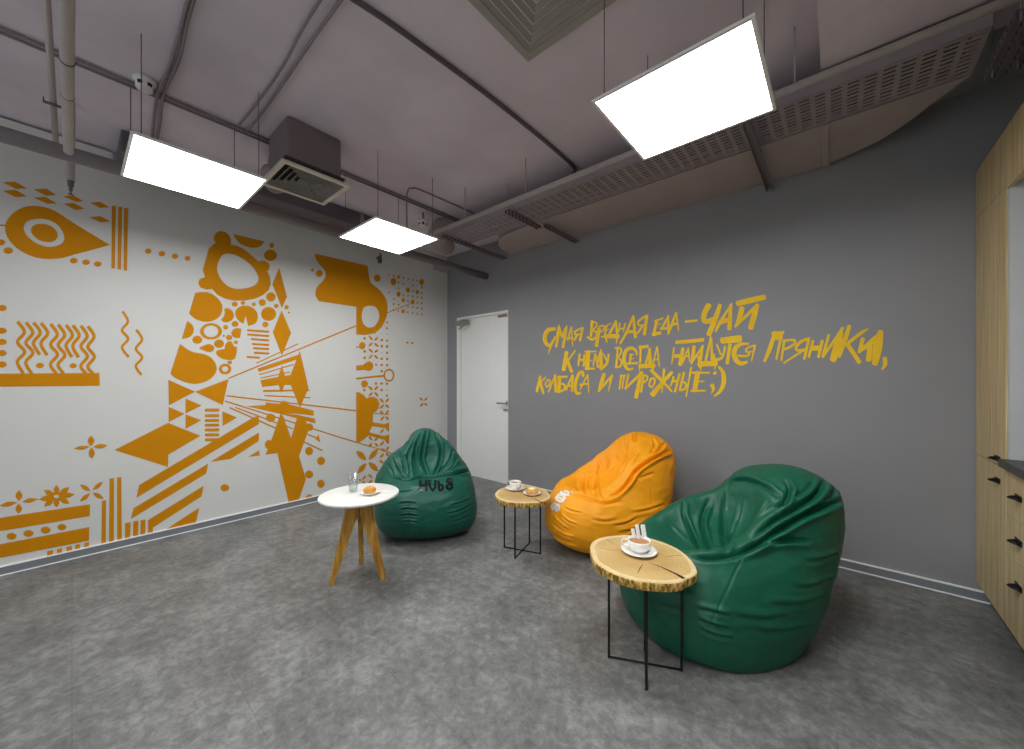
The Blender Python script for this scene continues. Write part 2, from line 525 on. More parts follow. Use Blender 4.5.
def wave(pts, w): P.stroke([(ORG[0] + q[0] / ORG[2], ORG[1] + q[1] / ORG[2], w / ORG[2]) for q in pts], sm=6, cap=False)
def lens(a, b, hw):
    ax, ay = a; bx, by = b; l = math.hypot(bx - ax, by - ay); nx, ny = -(by - ay) / l, (bx - ax) / l
    up = [(ax + (bx - ax) * t + nx * hw * math.sin(math.pi * t), ay + (by - ay) * t + ny * hw * math.sin(math.pi * t)) for t in [k / 8 for k in range(9)]]
    dn = [(ax + (bx - ax) * t - nx * hw * math.sin(math.pi * t), ay + (by - ay) * t - ny * hw * math.sin(math.pi * t)) for t in [k / 8 for k in range(7, 0, -1)]]
    P.poly([T(up + dn)])

# far left: diamonds, eye drop, bars
org(0, 170, 8)
for q in ([(22,98),(122,94),(218,148),(128,152)], [(22,166),(125,160),(216,212),(122,216)], [(268,154),(372,150),(450,202),(366,206)],
          [(268,220),(364,216),(455,268),(378,270)], [(505,210),(590,205),(668,250),(610,256)], [(508,270),(588,264),(676,310),(604,320)],
          [(720,262),(800,254),(876,298),(800,304)], [(712,380),(800,370),(884,410),(810,420)]):
    poly(q)
drop = [(880,600),(760,528),(640,456),(540,392)] + smooth_open([(540,392),(470,345),(400,310),(330,292),(250,288),(180,302),(110,340),(60,395),(42,450),(48,510),(80,570),(130,622),(190,662),(260,692),(340,710),(430,712),(510,702),(600,675)], 3)[1:] + [(700,650),(800,622)]
poly(drop, smooth_closed([(310,390),(400,405),(475,455),(514,535),(490,590),(400,616),(300,590),(220,530),(190,465),(220,410)], 4))
poly([(320,430),(390,440),(445,480),(462,525),(440,565),(385,578),(310,560),(260,515),(248,480),(268,445)], sm=4)
line((-60, 438), (44, 445), 12)
dot(5, 580, 36, 25); dot(66, 645, 38, 26)
org(0, 170, 3.253)
for x, y in ((240,295),(280,300),(318,306)): dot(x, y, 13, 9)
org(100, 200, 8)
poly([(95,45),(126,47),(118,550),(90,547)]); poly([(146,54),(177,58),(168,558),(140,554)]); poly([(192,64),(224,68),(216,567),(189,563)])
for x, y in ((385,410),(495,430),(600,450)): dot(x, y, 26, 21)
dot(700, 468, 22, 19)
finish('painted_eye_motif')
# waves on a bar
org(0, 300, 8)
for y in (64, 246, 336, 425, 516): dot(14, y, 40, 25)
tops = [(140,172),(207,178),(268,180),(328,184),(405,192),(465,196),(528,200),(582,202),(647,206),(703,210)]
for i, (x, y) in enumerate(tops):
    a = 58 - i * .7
    if i in (2, 3, 6, 7):
        wave([(x, y), (x + a - 2, y + 82), (x, y + 164), (x + a - 6, y + 258)], 27)
    else:
        yb = 588
        wave([(x, y), (x + a - 2, y + 84), (x, y + 164), (x + a, y + 244), (x - 1, y + 322), (x + a - 10, yb)], 27)
dot(320, 524, 32, 21); dot(585, 526, 29, 20)
poly([(-80,589),(796,584),(798,686),(-80,694)])
org(90, 200, 3.745)
wave([(122,417),(142,455),(120,487),(143,520),(120,552),(145,588)], 10)
wave([(173,486),(195,522),(172,557),(195,590),(172,622),(193,655)], 10)
finish('painted_wave_motif')
# flowers and bands at lower left
org(0, 470, 8)
lens((152,160),(152,248),27); lens((150,268),(150,350),26); lens((-6,287),(140,258),18); lens((176,255),(302,232),18); line((298,235),(330,234),5)
for tx, ty in ((452,118),(556,138),(598,195),(556,268),(452,300),(352,294),(312,236),(350,162)):
    lens((452 + .16 * (tx - 452), 212 + .16 * (ty - 212)), (tx, ty), 22)
donut(452, 212, 50, 40, 21, 14)
lens((638,116),(724,168),17); lens((824,94),(740,162),17); lens((638,252),(722,186),17); lens((740,180),(830,230),18)
poly([(-80,394),(720,274),(718,368),(-80,503)]); poly([(-80,609),(714,456),(712,564),(-80,718)])
for x, y in ((92,530),(228,507),(365,480)): dot(x, y, 40, 27)
dot(495, 456, 36, 25)
for q in ([(376,650),(424,640),(424,684),(378,692)], [(455,634),(495,624),(495,668),(457,676)], [(530,616),(575,606),(575,650),(532,658)],
          [(600,600),(640,590),(638,636),(602,644)], [(674,584),(712,574),(710,616),(674,626)],
          [(816,246),(848,240),(846,590),(810,596)], [(876,68),(912,64),(910,582),(872,588)], [(936,60),(970,55),(974,566),(938,572)]):
    poly(q)
org(70, 400, 8)
lens((168,284),(168,368),26); lens((172,378),(175,470),24); lens((30,388),(158,374),15); lens((186,374),(302,364),17)
finish('painted_flower_border')
org(110, 460, 8)
poly([(120,505),(166,498),(160,630),(120,636)]); poly([(186,490),(228,484),(224,616),(184,622)]); poly([(244,482),(284,476),(280,606),(242,610)])
poly([(188,385),(785,28),(770,108),(166,472)])
poly([(304,480),(750,205),(732,290),(344,540),(340,592),(304,602)])
poly([(420,572),(714,380),(684,514)])
dot(918, 222, 35, 28)
org(0, 0, 1)
poly([(139,485),(252.7,417.7),(258.7,415.3),(258.8,424),(136.3,497.8)])
poly([(210.2,461.8),(258.8,432.5),(258.8,441),(230.5,459)])
poly([(248.1,456.8),(259,450.3),(259.8,455.5)])
poly([(168,422.8),(200.5,435.8),(168.3,454.6),(168,466.9),(114.4,450)])
for y in (410.2, 415.8, 420.6, 425.2, 430, 435, 439.8):
    P.stroke([(205.5, y, 3), (218.5, y - .2, 3)])
org(150, 340, 8)
poly([(146,318),(360,413),(150,522)]); poly([(360,413),(628,312),(582,520)])
poly([(284,468),(412,524),(284,588)]); poly([(284,594),(410,642),(284,710)]); poly([(148,534),(276,590),(148,656)]); poly([(578,570),(696,620),(580,688)])
poly([(238,32)] + smooth_open([(238,32),(262,46),(300,75),(350,98),(420,110),(470,128),(510,165),(532,210),(530,250),(505,290),(460,325),(400,345),(340,350),(260,330),(200,300),(162,270)], 3)[1:])
donut(600, 232, 50, 43, 25, 22); dot(638, 180, 17, 15)
finish('painted_stripe_motif')
# the spotted leg
org(160, 280, 8)
poly([(280,104)] + smooth_open([(280,104),(340,96),(400,104),(450,135),(488,180),(500,220),(490,270),(455,310),(400,332),(340,332),(280,310),(232,270)], 3)[1:])
poly([(216,328)] + smooth_open([(216,328),(250,350),(270,390),(262,430),(230,460),(174,470)], 3)[1:])
donut(408, 411, 88, 66, 58, 46); dot(298, 478, 40, 32)
poly([(312,545),(350,525),(390,512),(425,525),(434,550),(410,575),(375,574),(340,560)], sm=3)
dot(472, 510, 40, 34)
for x, y, r1, r2 in ((525,378,20,18),(510,447,10,9),(600,352,28,24),(552,460,25,21),(607,498,17,14),(558,660,19,15),(868,272,60,56),(598,194,24,20),(662,184,18,15),(750,195,17,15),(818,180,29,27),(886,135,38,37),(842,356,24,22),(930,208,18,17),(1012,218,17,17)):
    dot(x, y, r1, r2)
poly([(515,232),(545,226),(575,245),(592,280),(580,315),(545,336),(510,336),(490,318),(510,290),(518,260)], sm=3)
poly([(568,420),(585,395),(615,384),(650,390),(640,462),(605,465),(578,450)])
poly([(520,520),(545,490),(575,495),(590,530),(616,540),(600,628),(550,640),(500,630),(460,605),(446,575),(470,560),(515,550)], sm=2)
poly([(684,288),(668,348)] + smooth_open([(668,348),(640,335),(610,300),(602,260),(620,225),(670,205),(730,215),(770,250),(782,290),(775,330),(750,355),(705,368)], 3)[1:])
for a, b in (((696,401),(872,415)),((698,436),(872,448)),((728,472),(872,484)),((736,512),(872,520)),((745,545),(872,552)),((752,582),(872,588)),((694,615),(798,622))):
    P.stroke([(160 + a[0] / 8, 280 + a[1] / 8, 2.1), (160 + b[0] / 8, 280 + b[1] / 8, 2.1)], cap=False)
org(190, 220, 8)
poly([(712,380),(775,615),(735,705),(658,515)])
poly([(190,135),(205,105),(240,88),(280,95),(312,120),(328,160),(325,197),(380,208),(440,240),(500,290),(545,330),(590,325),(625,340),(640,370),(630,400),(615,408),(638,450),(645,510),(630,560),(585,600),(520,630),(440,645),(350,645),(280,630),(220,600),(175,552),(130,557),(85,542),(65,510),(75,475),(100,462),(120,460),(102,400),(150,225),(205,182),(190,160)],
     smooth_closed([(230,330),(255,285),(300,270),(360,280),(420,310),(480,355),(525,410),(547,465),(535,505),(490,535),(420,550),(350,548),(290,520),(245,470),(218,410),(218,365)], 3))
poly([(345,112),(595,172)] + smooth_open([(595,172),(570,205),(530,222),(470,218),(410,195),(370,160),(345,112)], 3)[1:-1])
dot(652, 203, 20); dot(643, 283, 52, 46); dot(790, 740, 9, 8)
org(0, 0, 1)
poly([(281.5,310.4),(291,333),(281.8,355.5),(272.7,332.2)])
finish('painted_spotted_figure')
# beams and stars
org(230, 320, 8)
line((-12, 467), (1005, 48), 11); line((210,346),(545,190), 9)
poly([(222,388),(545,278),(530,318),(228,416)]); line((232,438),(510,355), 9); line((240,466),(480,416), 9)
poly([(243,482),(400,452),(490,440),(490,520),(400,519),(258,537)])
line((265,568),(632,562), 15); line((275,605),(642,622), 10)
poly([(414,362),(450,480),(412,585),(375,490)]); poly([(558,245),(628,545),(560,702),(468,480)])
line((-30, 606), (1005, 725), 11)
org(230, 390, 8)
poly([(135,130),(285,120),(285,98),(400,112),(465,112),(668,165),(672,205),(530,190),(395,190)])
poly([(392,188),(530,196),(680,230),(686,268),(600,245)]); dot(432, 112, 34, 24)
poly([(405,185),(425,210),(488,385),(530,240),(540,195),(600,240),(635,300),(552,530),(607,712),(545,895),(470,905),(378,505),(283,518),(330,400)])
dot(312, 437, 34, 38); dot(635, 297, 30, 30); dot(632, 675, 32, 32); dot(632, 488, 32, 33); dot(728, 567, 32, 33); dot(726, 750, 30, 33); dot(325, 222, 37, 33)
poly([(600,880),(604,852),(632,832),(660,846),(662,866)])
line((-40, 88), (1012, 420), 10); line((40,138),(375,265), 9); line((440,285),(500,310), 9); line((620,355),(700,386), 9)
line((-5,140),(370,308), 11); line((590,415),(740,485), 11); poly([(708,358),(722,420),(683,392)])
finish('painted_ray_motif')
# the tall right figure
P.poly([[(300 + x / 8, 240 + y / 8) for x, y in [(118,108),(540,206)] + smooth_open([(540,206),(552,290),(570,345),(620,385),(670,440),(696,500),(700,570),(686,630),(650,700),(600,745)], 3)[1:]] +
        [(372.6,333.6),(365.1,335),(356.3,334.5),(356.2,306.8)] + [(300 + x / 8, 240 + y / 8) for x, y in smooth_open([(152,490),(130,460),(122,420),(140,370),(180,330),(205,285),(195,240),(160,200),(125,150),(118,108)], 3)[:-1]],
        [(340 + x / 15.94, 300 + y / 15.94) for x, y in smooth_closed([(480,92),(560,110),(610,180),(625,270),(600,350),(545,420),(470,442),(400,410),(355,340),(345,240),(370,140),(420,100)], 3)]])
org(300, 240, 8)
dot(100, 240, 14); dot(154, 268, 28); dot(618, 306, 27, 29); dot(695, 658, 8); dot(695, 706, 9)
for x, y in ((785,567),(862,578),(900,584),(937,590),(974,596)): dot(x, y, 6, 8)
org(374, 265, 15.94)
for x, y, a, b in ((308,265,46,60),(390,190,24,30),(390,465,32,42),(540,400,32,42),(465,560,28,35),(690,432,28,36),(758,270,36,48),(617,590,30,38),(462,738,28,34)): dot(x, y, a, b)
for x, y in ((233,155),(312,172),(468,205),(545,222),(617,240),(688,252),(390,280),(468,298),(617,328),(390,372),(617,415),(758,358),(758,445),(235,438),(465,480),(540,490),(617,503),(688,515),(758,525),(312,540),(540,575),(688,600),(758,612),(312,622),(390,632),(540,660),(617,672),(688,685),(758,697),(312,718)): dot(x, y, 14, 17)
line((190, 770), (600, 605), 12)
org(340, 300, 15.94)
for x, y, r in ((748,648,19),(748,735,19),(390,612,22),(565,535,8),(660,540,8),(745,548,9),(665,638,20),(665,735,20)): dot(x, y, r)
lens((452,565),(525,650),17); lens((608,585),(540,650),17)
org(340, 340, 15.94)
lens((448,102),(520,40),17); lens((540,42),(614,114),17)
for y in (108,205,302,402): dot(748, y, 18, 20)
for x, y, r in ((662,100,20),(662,200,8),(662,298,20),(662,398,20),(662,497,20),(572,395,18),(390,182,22),(390,285,22),(572,695,20),(660,695,20),(745,698,19)): dot(x, y, r)
dot(352, 90, 50, 58); line((255,118),(310,108), 18)
lens((450,130),(525,206),17); lens((605,150),(545,206),17); lens((452,302),(520,238),17); lens((540,235),(606,306),17)
poly([(256,405),(370,400),(400,365),(460,338),(510,360),(528,415),(510,470),(460,495),(410,480),(385,472),(256,485)])
poly([(255,600),(700,555),(700,585),(255,626)]); donut(778, 562, 88, 103, 62, 77); dot(388, 698, 54, 56)
org(340, 380, 15.94)
for x, y, r in ((385,160,20),(660,158,20),(742,155,10),(745,250,18)): dot(x, y, r)
for a, b in (((445,95),(525,166)),((605,95),(543,166)),((448,267),(520,193)),((545,188),(610,267)),((626,290),(702,362)),((780,290),(718,362)),((626,462),(702,388)),((718,388),(780,447)),((632,488),(694,547)),((780,480),(718,547)),((638,652),(702,578)),((718,578),(780,637))): lens(a, b, 19)
poly([(256,190),(310,200),(370,235),(420,295),(470,275),(530,268),(590,300),(625,370),(610,450),(570,500),(525,522),(515,722),(465,832),(440,890),(295,998),(256,990)])
line((530,530),(780,550), 13)
org(340, 420, 15.94)
poly([(505,35),(700,66),(780,40),(780,190),(745,160),(718,122),(495,94)]); poly([(455,195),(700,256),(780,228),(780,378),(745,370),(710,312),(445,246)])
for a, b, h in (((633,216),(702,138),18),((450,258),(518,327),18),((602,288),(540,327),18),((453,427),(515,363),18),((540,358),(607,417),18),((633,412),(702,333),18),((780,418),(730,486),18),((640,450),(735,504),20),((626,607),(702,528),19),((718,522),(778,577),19),((622,638),(694,692),18),((253,488),(417,638),42),((607,452),(453,634),40)): lens(a, b, h)
line((-10, 270), (270, 355), 14); line((270, 355), (600, 455), 14); line((600, 455), (860, 542), 14)
org(340, 450, 15.94)
for a, b, h in (((417,207),(275,372),40),((452,190),(610,338),42),((415,398),(348,478),17),((443,383),(518,443),18),((512,478),(448,527),18),((345,493),(402,537),16),((298,458),(334,492),16)): lens(a, b, h)
org(400, 330, 8.32)
dot(60, 105, 10); dot(100, 109, 10)
for a, b in (((158,558),(190,590)),((226,560),(200,590)),((163,640),(192,603)),((226,634),(200,603))): lens(a, b, 8)
finish('painted_tall_figure')

# ================================================================ SLOGAN on the grey wall
slogan = empty('wall_lettering', tuple(on_y(700, 350, YG)), 'hand-brushed yellow slogan in three lines of letters painted on the grey wall', 'lettering')
def word(ox, oy, s, strokes, name='word'):
    q = Paint('y', YG, .0015)
    for st in strokes:
        q.stroke([(ox + x / s, oy + y / s, w / s) for x, y, w in st], sm=5 if len(st) > 2 else 0)
    return q
def W(*parts, strokes=None):
    q = Paint('y', YG, .0015)
    for ox, oy, s, sts in parts:
        for st in sts:
            pts = [(ox + x / s, oy + y / s, w / s * .92) for x, y, w in st]
            q.stroke(pts, sm=4 if len(pts) > 2 else 0)
    q.done('word', M_yellow, slogan)
Z = 15.94
W((534, 315, Z, [  # САМАЯ
    [(335,220,55),(240,235,72),(180,310,72),(175,410,70),(220,480,60),(272,470,50),(342,345,30)], [(270,490,42),(228,620,12)],
    [(400,165,30),(385,300,56),(355,508,42)], [(408,195,30),(425,280,40),(448,355,30)], [(518,185,26),(480,270,40),(448,355,34)], [(522,178,30),(495,330,52),(465,515,48)],
    [(597,185,24),(540,400,32)], [(600,190,26),(616,492,18)], [(535,372,44),(622,365,36)],
    [(778,200,40),(735,410,44)], [(772,205,34),(660,262,32),(665,312,28),(745,300,28)], [(692,318,36),(642,402,34)]]))
W((586, 305, Z, [  # ВРЕДНАЯ
    [(98,255,48),(80,500,46)], [(100,262,28),(170,290,28),(165,345,28),(95,405,24)], [(110,405,28),(170,435,38),(165,510,42),(95,550,42),(22,508,34)],
    [(210,375,60),(170,655,62)], [(205,345,26),(275,330,32),(300,370,30),(232,432,26)],
    [(335,320,30),(295,500,34)], [(328,325,18),(402,298,20)], [(322,400,18),(368,388,18)], [(248,510,28),(345,495,30)],
    [(482,258,40),(370,470,42)], [(478,255,42),(500,490,46)], [(308,502,72),(522,495,76)], [(312,520,34),(338,598,18)], [(500,520,34),(484,610,20)],
    [(542,288,28),(526,430,26)], [(627,292,28),(594,428,24)], [(530,382,30),(612,370,28)],
    [(755,178,36),(640,450,46),(545,615,34)], [(755,175,44),(790,515,58)], [(650,432,56),(790,420,54)],
    [(975,165,50),(932,470,58)], [(972,170,40),(845,255,34),(842,325,30),(940,315,28)], [(900,340,40),(822,455,32)]]))
W((645, 300, Z, [  # ЕДА
    [(190,330,56),(135,568,50)], [(152,338,26),(285,290,30)], [(215,390,20),(252,378,16)], [(125,548,58),(250,525,60)],
    [(377,248,28),(260,470,44)], [(372,248,34),(372,470,54)], [(250,452,42),(402,450,40)], [(378,460,50),(368,555,18)],
    [(497,200,30),(430,390,46),(370,550,20)], [(500,200,38),(538,495,18)], [(440,392,54),(528,370,44)]]))
W((645, 300, Z, [[(648,345,42),(832,325,40)]]))
W((700, 285, 14.63, [  # ЧАЙ
    [(132,290,86),(62,430,84),(75,535,80),(205,500,76)], [(295,290,58),(230,480,80),(130,725,84)],
    [(468,270,24),(285,565,52),(228,685,24)], [(452,290,50),(430,645,74)], [(290,550,70),(440,500,70)],
    [(615,335,84),(565,530,76),(515,615,34)], [(520,605,40),(845,290,56)], [(842,290,60),(790,460,90),(742,635,84)], [(548,272,86),(740,225,92),(945,178,84)]]))
W((555, 340, Z, [[(187,190,66),(140,478,72)], [(327,165,26),(225,305,32)], [(190,310,60),(270,508,56)]]))   # К
W((555, 340, Z, [  # НЕМУ
    [(396,222,38),(370,410,36)], [(472,228,38),(460,415,36)], [(380,325,42),(465,312,42)],
    [(530,180,76),(515,462,78)], [(478,186,28),(662,182,28)], [(560,330,22),(592,328,20)], [(485,455,36),(634,455,32)],
    [(640,222,28),(608,415,24)], [(642,222,34),(690,435,44)], [(738,150,28),(690,335,62)], [(735,170,40),(738,465,66)],
    [(765,212,26),(832,340,32)], [(857,225,34),(830,370,46),(762,440,42)]]))
W((610, 338, Z, [  # ВСЕГДА
    [(125,150,36),(100,472,38)], [(82,155,28),(165,160,34),(180,230,34),(128,302,28)], [(128,302,28),(185,370,36),(165,450,36),(85,472,30)],
    [(430,272,26),(412,200,44),(340,160,62),(260,200,62),(225,310,62),(240,430,60),(290,500,50),(365,485,34)],
    [(335,260,36),(312,410,38)], [(310,265,24),(382,265,22)], [(330,338,18),(382,325,20)], [(275,408,36),(442,400,36)],
    [(492,130,44),(482,395,36)], [(468,152,50),(608,132,56)],
    [(637,168,36),(570,425,40)], [(632,180,50),(642,420,64)], [(472,452,74),(708,440,78)], [(478,460,24),(470,535,16)], [(690,460,44),(685,512,34)],
    [(752,140,26),(688,395,26)], [(755,140,28),(787,455,24)], [(700,348,28),(778,335,26)]]))
W((668, 330, Z, [  # НАЙДУТСЯ
    [(97,285,32),(60,545,24)], [(240,290,60),(195,555,76)], [(80,418,62),(210,410,64)],
    [(327,285,28),(232,520,36)], [(322,285,30),(348,505,22)], [(270,422,34),(342,410,32)],
    [(415,260,66),(395,440,56),(368,550,24)], [(380,520,32),(562,250,38)], [(555,250,40),(510,500,62)], [(135,195,60),(360,178,66),(565,155,62)],
    [(685,112,36),(600,490,44)], [(692,115,36),(702,480,50)], [(490,545,86),(772,530,92)], [(480,420,30),(512,590,50)], [(525,570,40),(525,645,22)], [(720,378,44),(762,560,60)], [(752,560,40),(743,625,18)],
    [(780,232,32),(842,392,34)], [(912,258,38),(870,430,46),(776,478,50)]]),
  (710, 325, Z, [
    [(190,248,108),(482,218,124)], [(320,310,60),(275,615,58)],
    [(620,302,34),(510,302,56),(420,355,80),(385,450,84),(420,565,84),(500,615,72),(592,588,48)],
    [(722,322,36),(660,575,28)], [(702,325,36),(592,372,32),(582,432,28),(682,420,28)], [(632,450,34),(590,495,44),(450,490,40)]]))
W((760, 325, Z, [  # ПРЯНИКИ,
    [(240,112,60),(160,370,76),(72,580,48)], [(200,140,60),(375,118,56)], [(210,205,90),(340,190,90)], [(347,128,54),(262,545,40)],
    [(387,240,46),(340,568,38)], [(370,250,40),(540,240,48),(557,292,44),(480,350,46),(388,388,40)],
    [(782,208,50),(705,545,48)], [(772,220,50),(660,262,56),(580,345,50),(592,402,48),(722,400,60)], [(652,430,44),(378,608,26)],
    [(847,250,52),(775,515,42)], [(992,250,58),(932,515,50)], [(820,370,84),(962,368,84)]]),
  (815, 322, 12.7, [
    [(175,165,38),(100,445,46)], [(108,432,34),(355,75,42)], [(345,90,34),(290,290,110),(228,485,92)],
    [(436,50,54),(375,250,62),(308,445,36)], [(675,88,24),(600,130,44),(430,260,48)], [(410,280,62),(565,512,60)],
    [(610,210,58),(562,385,52)], [(562,378,40),(730,245,80),(852,130,52)], [(835,118,70),(795,320,130),(760,535,80)], [(705,245,60),(680,485,80)],
    [(885,458,62),(890,540,56),(852,602,24)]]))
W((532, 362, Z, [  # КОЛБАСА
    [(132,230,46),(78,472,44)], [(222,243,28),(130,322,32)], [(130,310,56),(182,505,40)],
    [(215,345,24),(262,280,28),(295,322,28),(242,402,26),(215,345,24)],
    [(377,198,28),(264,478,26)], [(370,212,44),(382,475,52)],
    [(442,230,56),(430,482,58)], [(412,236,34),(562,234,34)], [(440,342,34),(520,362,36),(510,442,36),(408,480,36)],
    [(652,200,36),(540,448,36)], [(650,212,44),(640,468,42)], [(560,382,34),(652,375,36)],
    [(815,228,44),(812,165,50),(760,170,52),(710,280,54),(690,420,54),(720,502,50),(778,490,42)],
    [(892,198,26),(768,435,26)], [(890,200,28),(906,484,20)], [(768,362,36),(908,345,34)]]))
W((590, 362, Z, [[(228,188,62),(180,340,66),(138,472,26)], [(140,462,40),(358,213,42)], [(350,220,44),(295,465,20)]]))  # И
W((590, 362, Z, [  # ПИРОЖНЫЕ
    [(500,208,36),(468,435,30)], [(483,226,36),(562,215,36)], [(546,215,34),(514,418,26)],
    [(616,193,38),(565,435,36)], [(563,428,38),(835,160,48)], [(818,170,60),(735,565,72)],
    [(862,198,36),(815,475,42)], [(850,212,34),(917,230,34),(902,290,34),(848,332,32)]]),
  (640, 362, Z, [
    [(147,368,34),(175,270,34),(235,270,34),(230,340,34),(185,402,32),(147,368,34)],
    [(178,128,56),(380,330,64)], [(385,330,46),(512,472,30)], [(386,113,46),(348,485,26)], [(512,163,56),(360,330,66),(198,525,98)],
    [(537,235,38),(490,385,34)], [(632,188,44),(560,475,42)], [(510,312,46),(602,300,46)],
    [(702,168,44),(640,432,44)], [(660,300,34),(737,350,38),(712,432,36),(628,452,36)], [(817,88,36),(738,550,28)]]),
  (675, 358, Z, [[(362,228,88),(315,525,84)], [(278,236,40),(552,235,34)], [(390,375,30),(468,370,24)], [(258,526,40),(488,520,30)]]))
W((675, 358, Z, [  # ;)
    [(636,238,78),(640,244,78)], [(588,430,76),(612,490,56),(584,562,20)], [(700,138,44),(770,240,74),(776,400,80),(720,530,58),(622,608,26)]]))

# ================================================================ BEAN BAGS
def smin(a, b, k):
    h = np.clip(.5 + .5 * (b - a) / k, 0, 1)
    return b * (1 - h) + a * h - k * h * (1 - h)
def smax(a, b, k): return -smin(-a, -b, k)
def blob(p, c, r, rot=0.0):
    q = p - np.array(c)
    if rot:
        cr, sr = math.cos(rot), math.sin(rot)
        q = np.stack([q[:, 0] * cr + q[:, 2] * sr, q[:, 1], -q[:, 0] * sr + q[:, 2] * cr], -1)
    q = q / np.array(r)
    return ((np.abs(q) ** 2.4).sum(-1) ** (1 / 2.4) - 1) * min(r)
def bag_field(p, P):
    d = None
    for c, r, rot, k in P['add']:
        e = blob(p, c, r, rot)
        d = e if d is None else smin(d, e, k)
    for c, r, rot, k in P['sub']:
        d = smax(d, -blob(p, c, r, rot), k)
    return smax(d, -p[:, 2], .03)
def bag_surface(dirs, P):
    c0 = np.array(P['c0']); n = len(dirs)
    lo = np.zeros(n); hi = np.full(n, 1.4); done = np.zeros(n, bool); last = np.full(n, .02)
    for s in np.linspace(.04, 1.4, 70):
        v = bag_field(c0 + dirs * s, P)
        new = (v > 0) & ~done
        lo[new] = last[new]; hi[new] = s; done |= new
        last = np.where(done, last, s)
    for _ in range(14):
        m = (lo + hi) / 2
        v = bag_field(c0 + dirs * m[:, None], P)
        lo = np.where(v < 0, m, lo); hi = np.where(v < 0, hi, m)
    return c0 + dirs * ((lo + hi) / 2)[:, None]
def spiral_dirs(n):
    i = np.arange(n) + .5; ph = np.arccos(1 - 2 * i / n); th = np.pi * (1 + 5 ** .5) * i
    return np.stack([np.cos(th) * np.sin(ph), np.sin(th) * np.sin(ph), np.cos(ph)], -1)
def settle(v, dirs, b):
    """slump of the filled sack: smooth offsets (mm) given for directions spread evenly over it"""
    off = np.array(b['slump'], float).reshape(-1, 3) / 1000
    D = spiral_dirs(len(off)); w = v.copy()
    for k in range(0, len(v), 8192):
        W = np.exp((dirs[k:k + 8192] @ D.T - 1) / .075 ** 2); W /= W.sum(1, keepdims=True)
        w[k:k + 8192] += W @ off
    w[:, 2] = np.maximum(w[:, 2], 0)
    return w
def dense3(P3, step=.003):
    P3 = np.array(P3); seg = np.linalg.norm(np.diff(P3, axis=0), axis=1)
    keep = np.r_[True, seg < .12]; P3 = P3[keep]
    s = np.r_[0, np.cumsum(np.linalg.norm(np.diff(P3, axis=0), axis=1))]
    q = np.linspace(0, s[-1], max(8, int(s[-1] / step)))
    P3 = np.stack([np.interp(q, s, P3[:, k]) for k in range(3)], -1)
    for _ in range(6): P3[1:-1] = (P3[:-2] + 2 * P3[1:-1] + P3[2:]) / 4
    return P3

def zm(ox, oy, s, pts): return [(ox + p[0] / s, oy + p[1] / s) for p in pts]

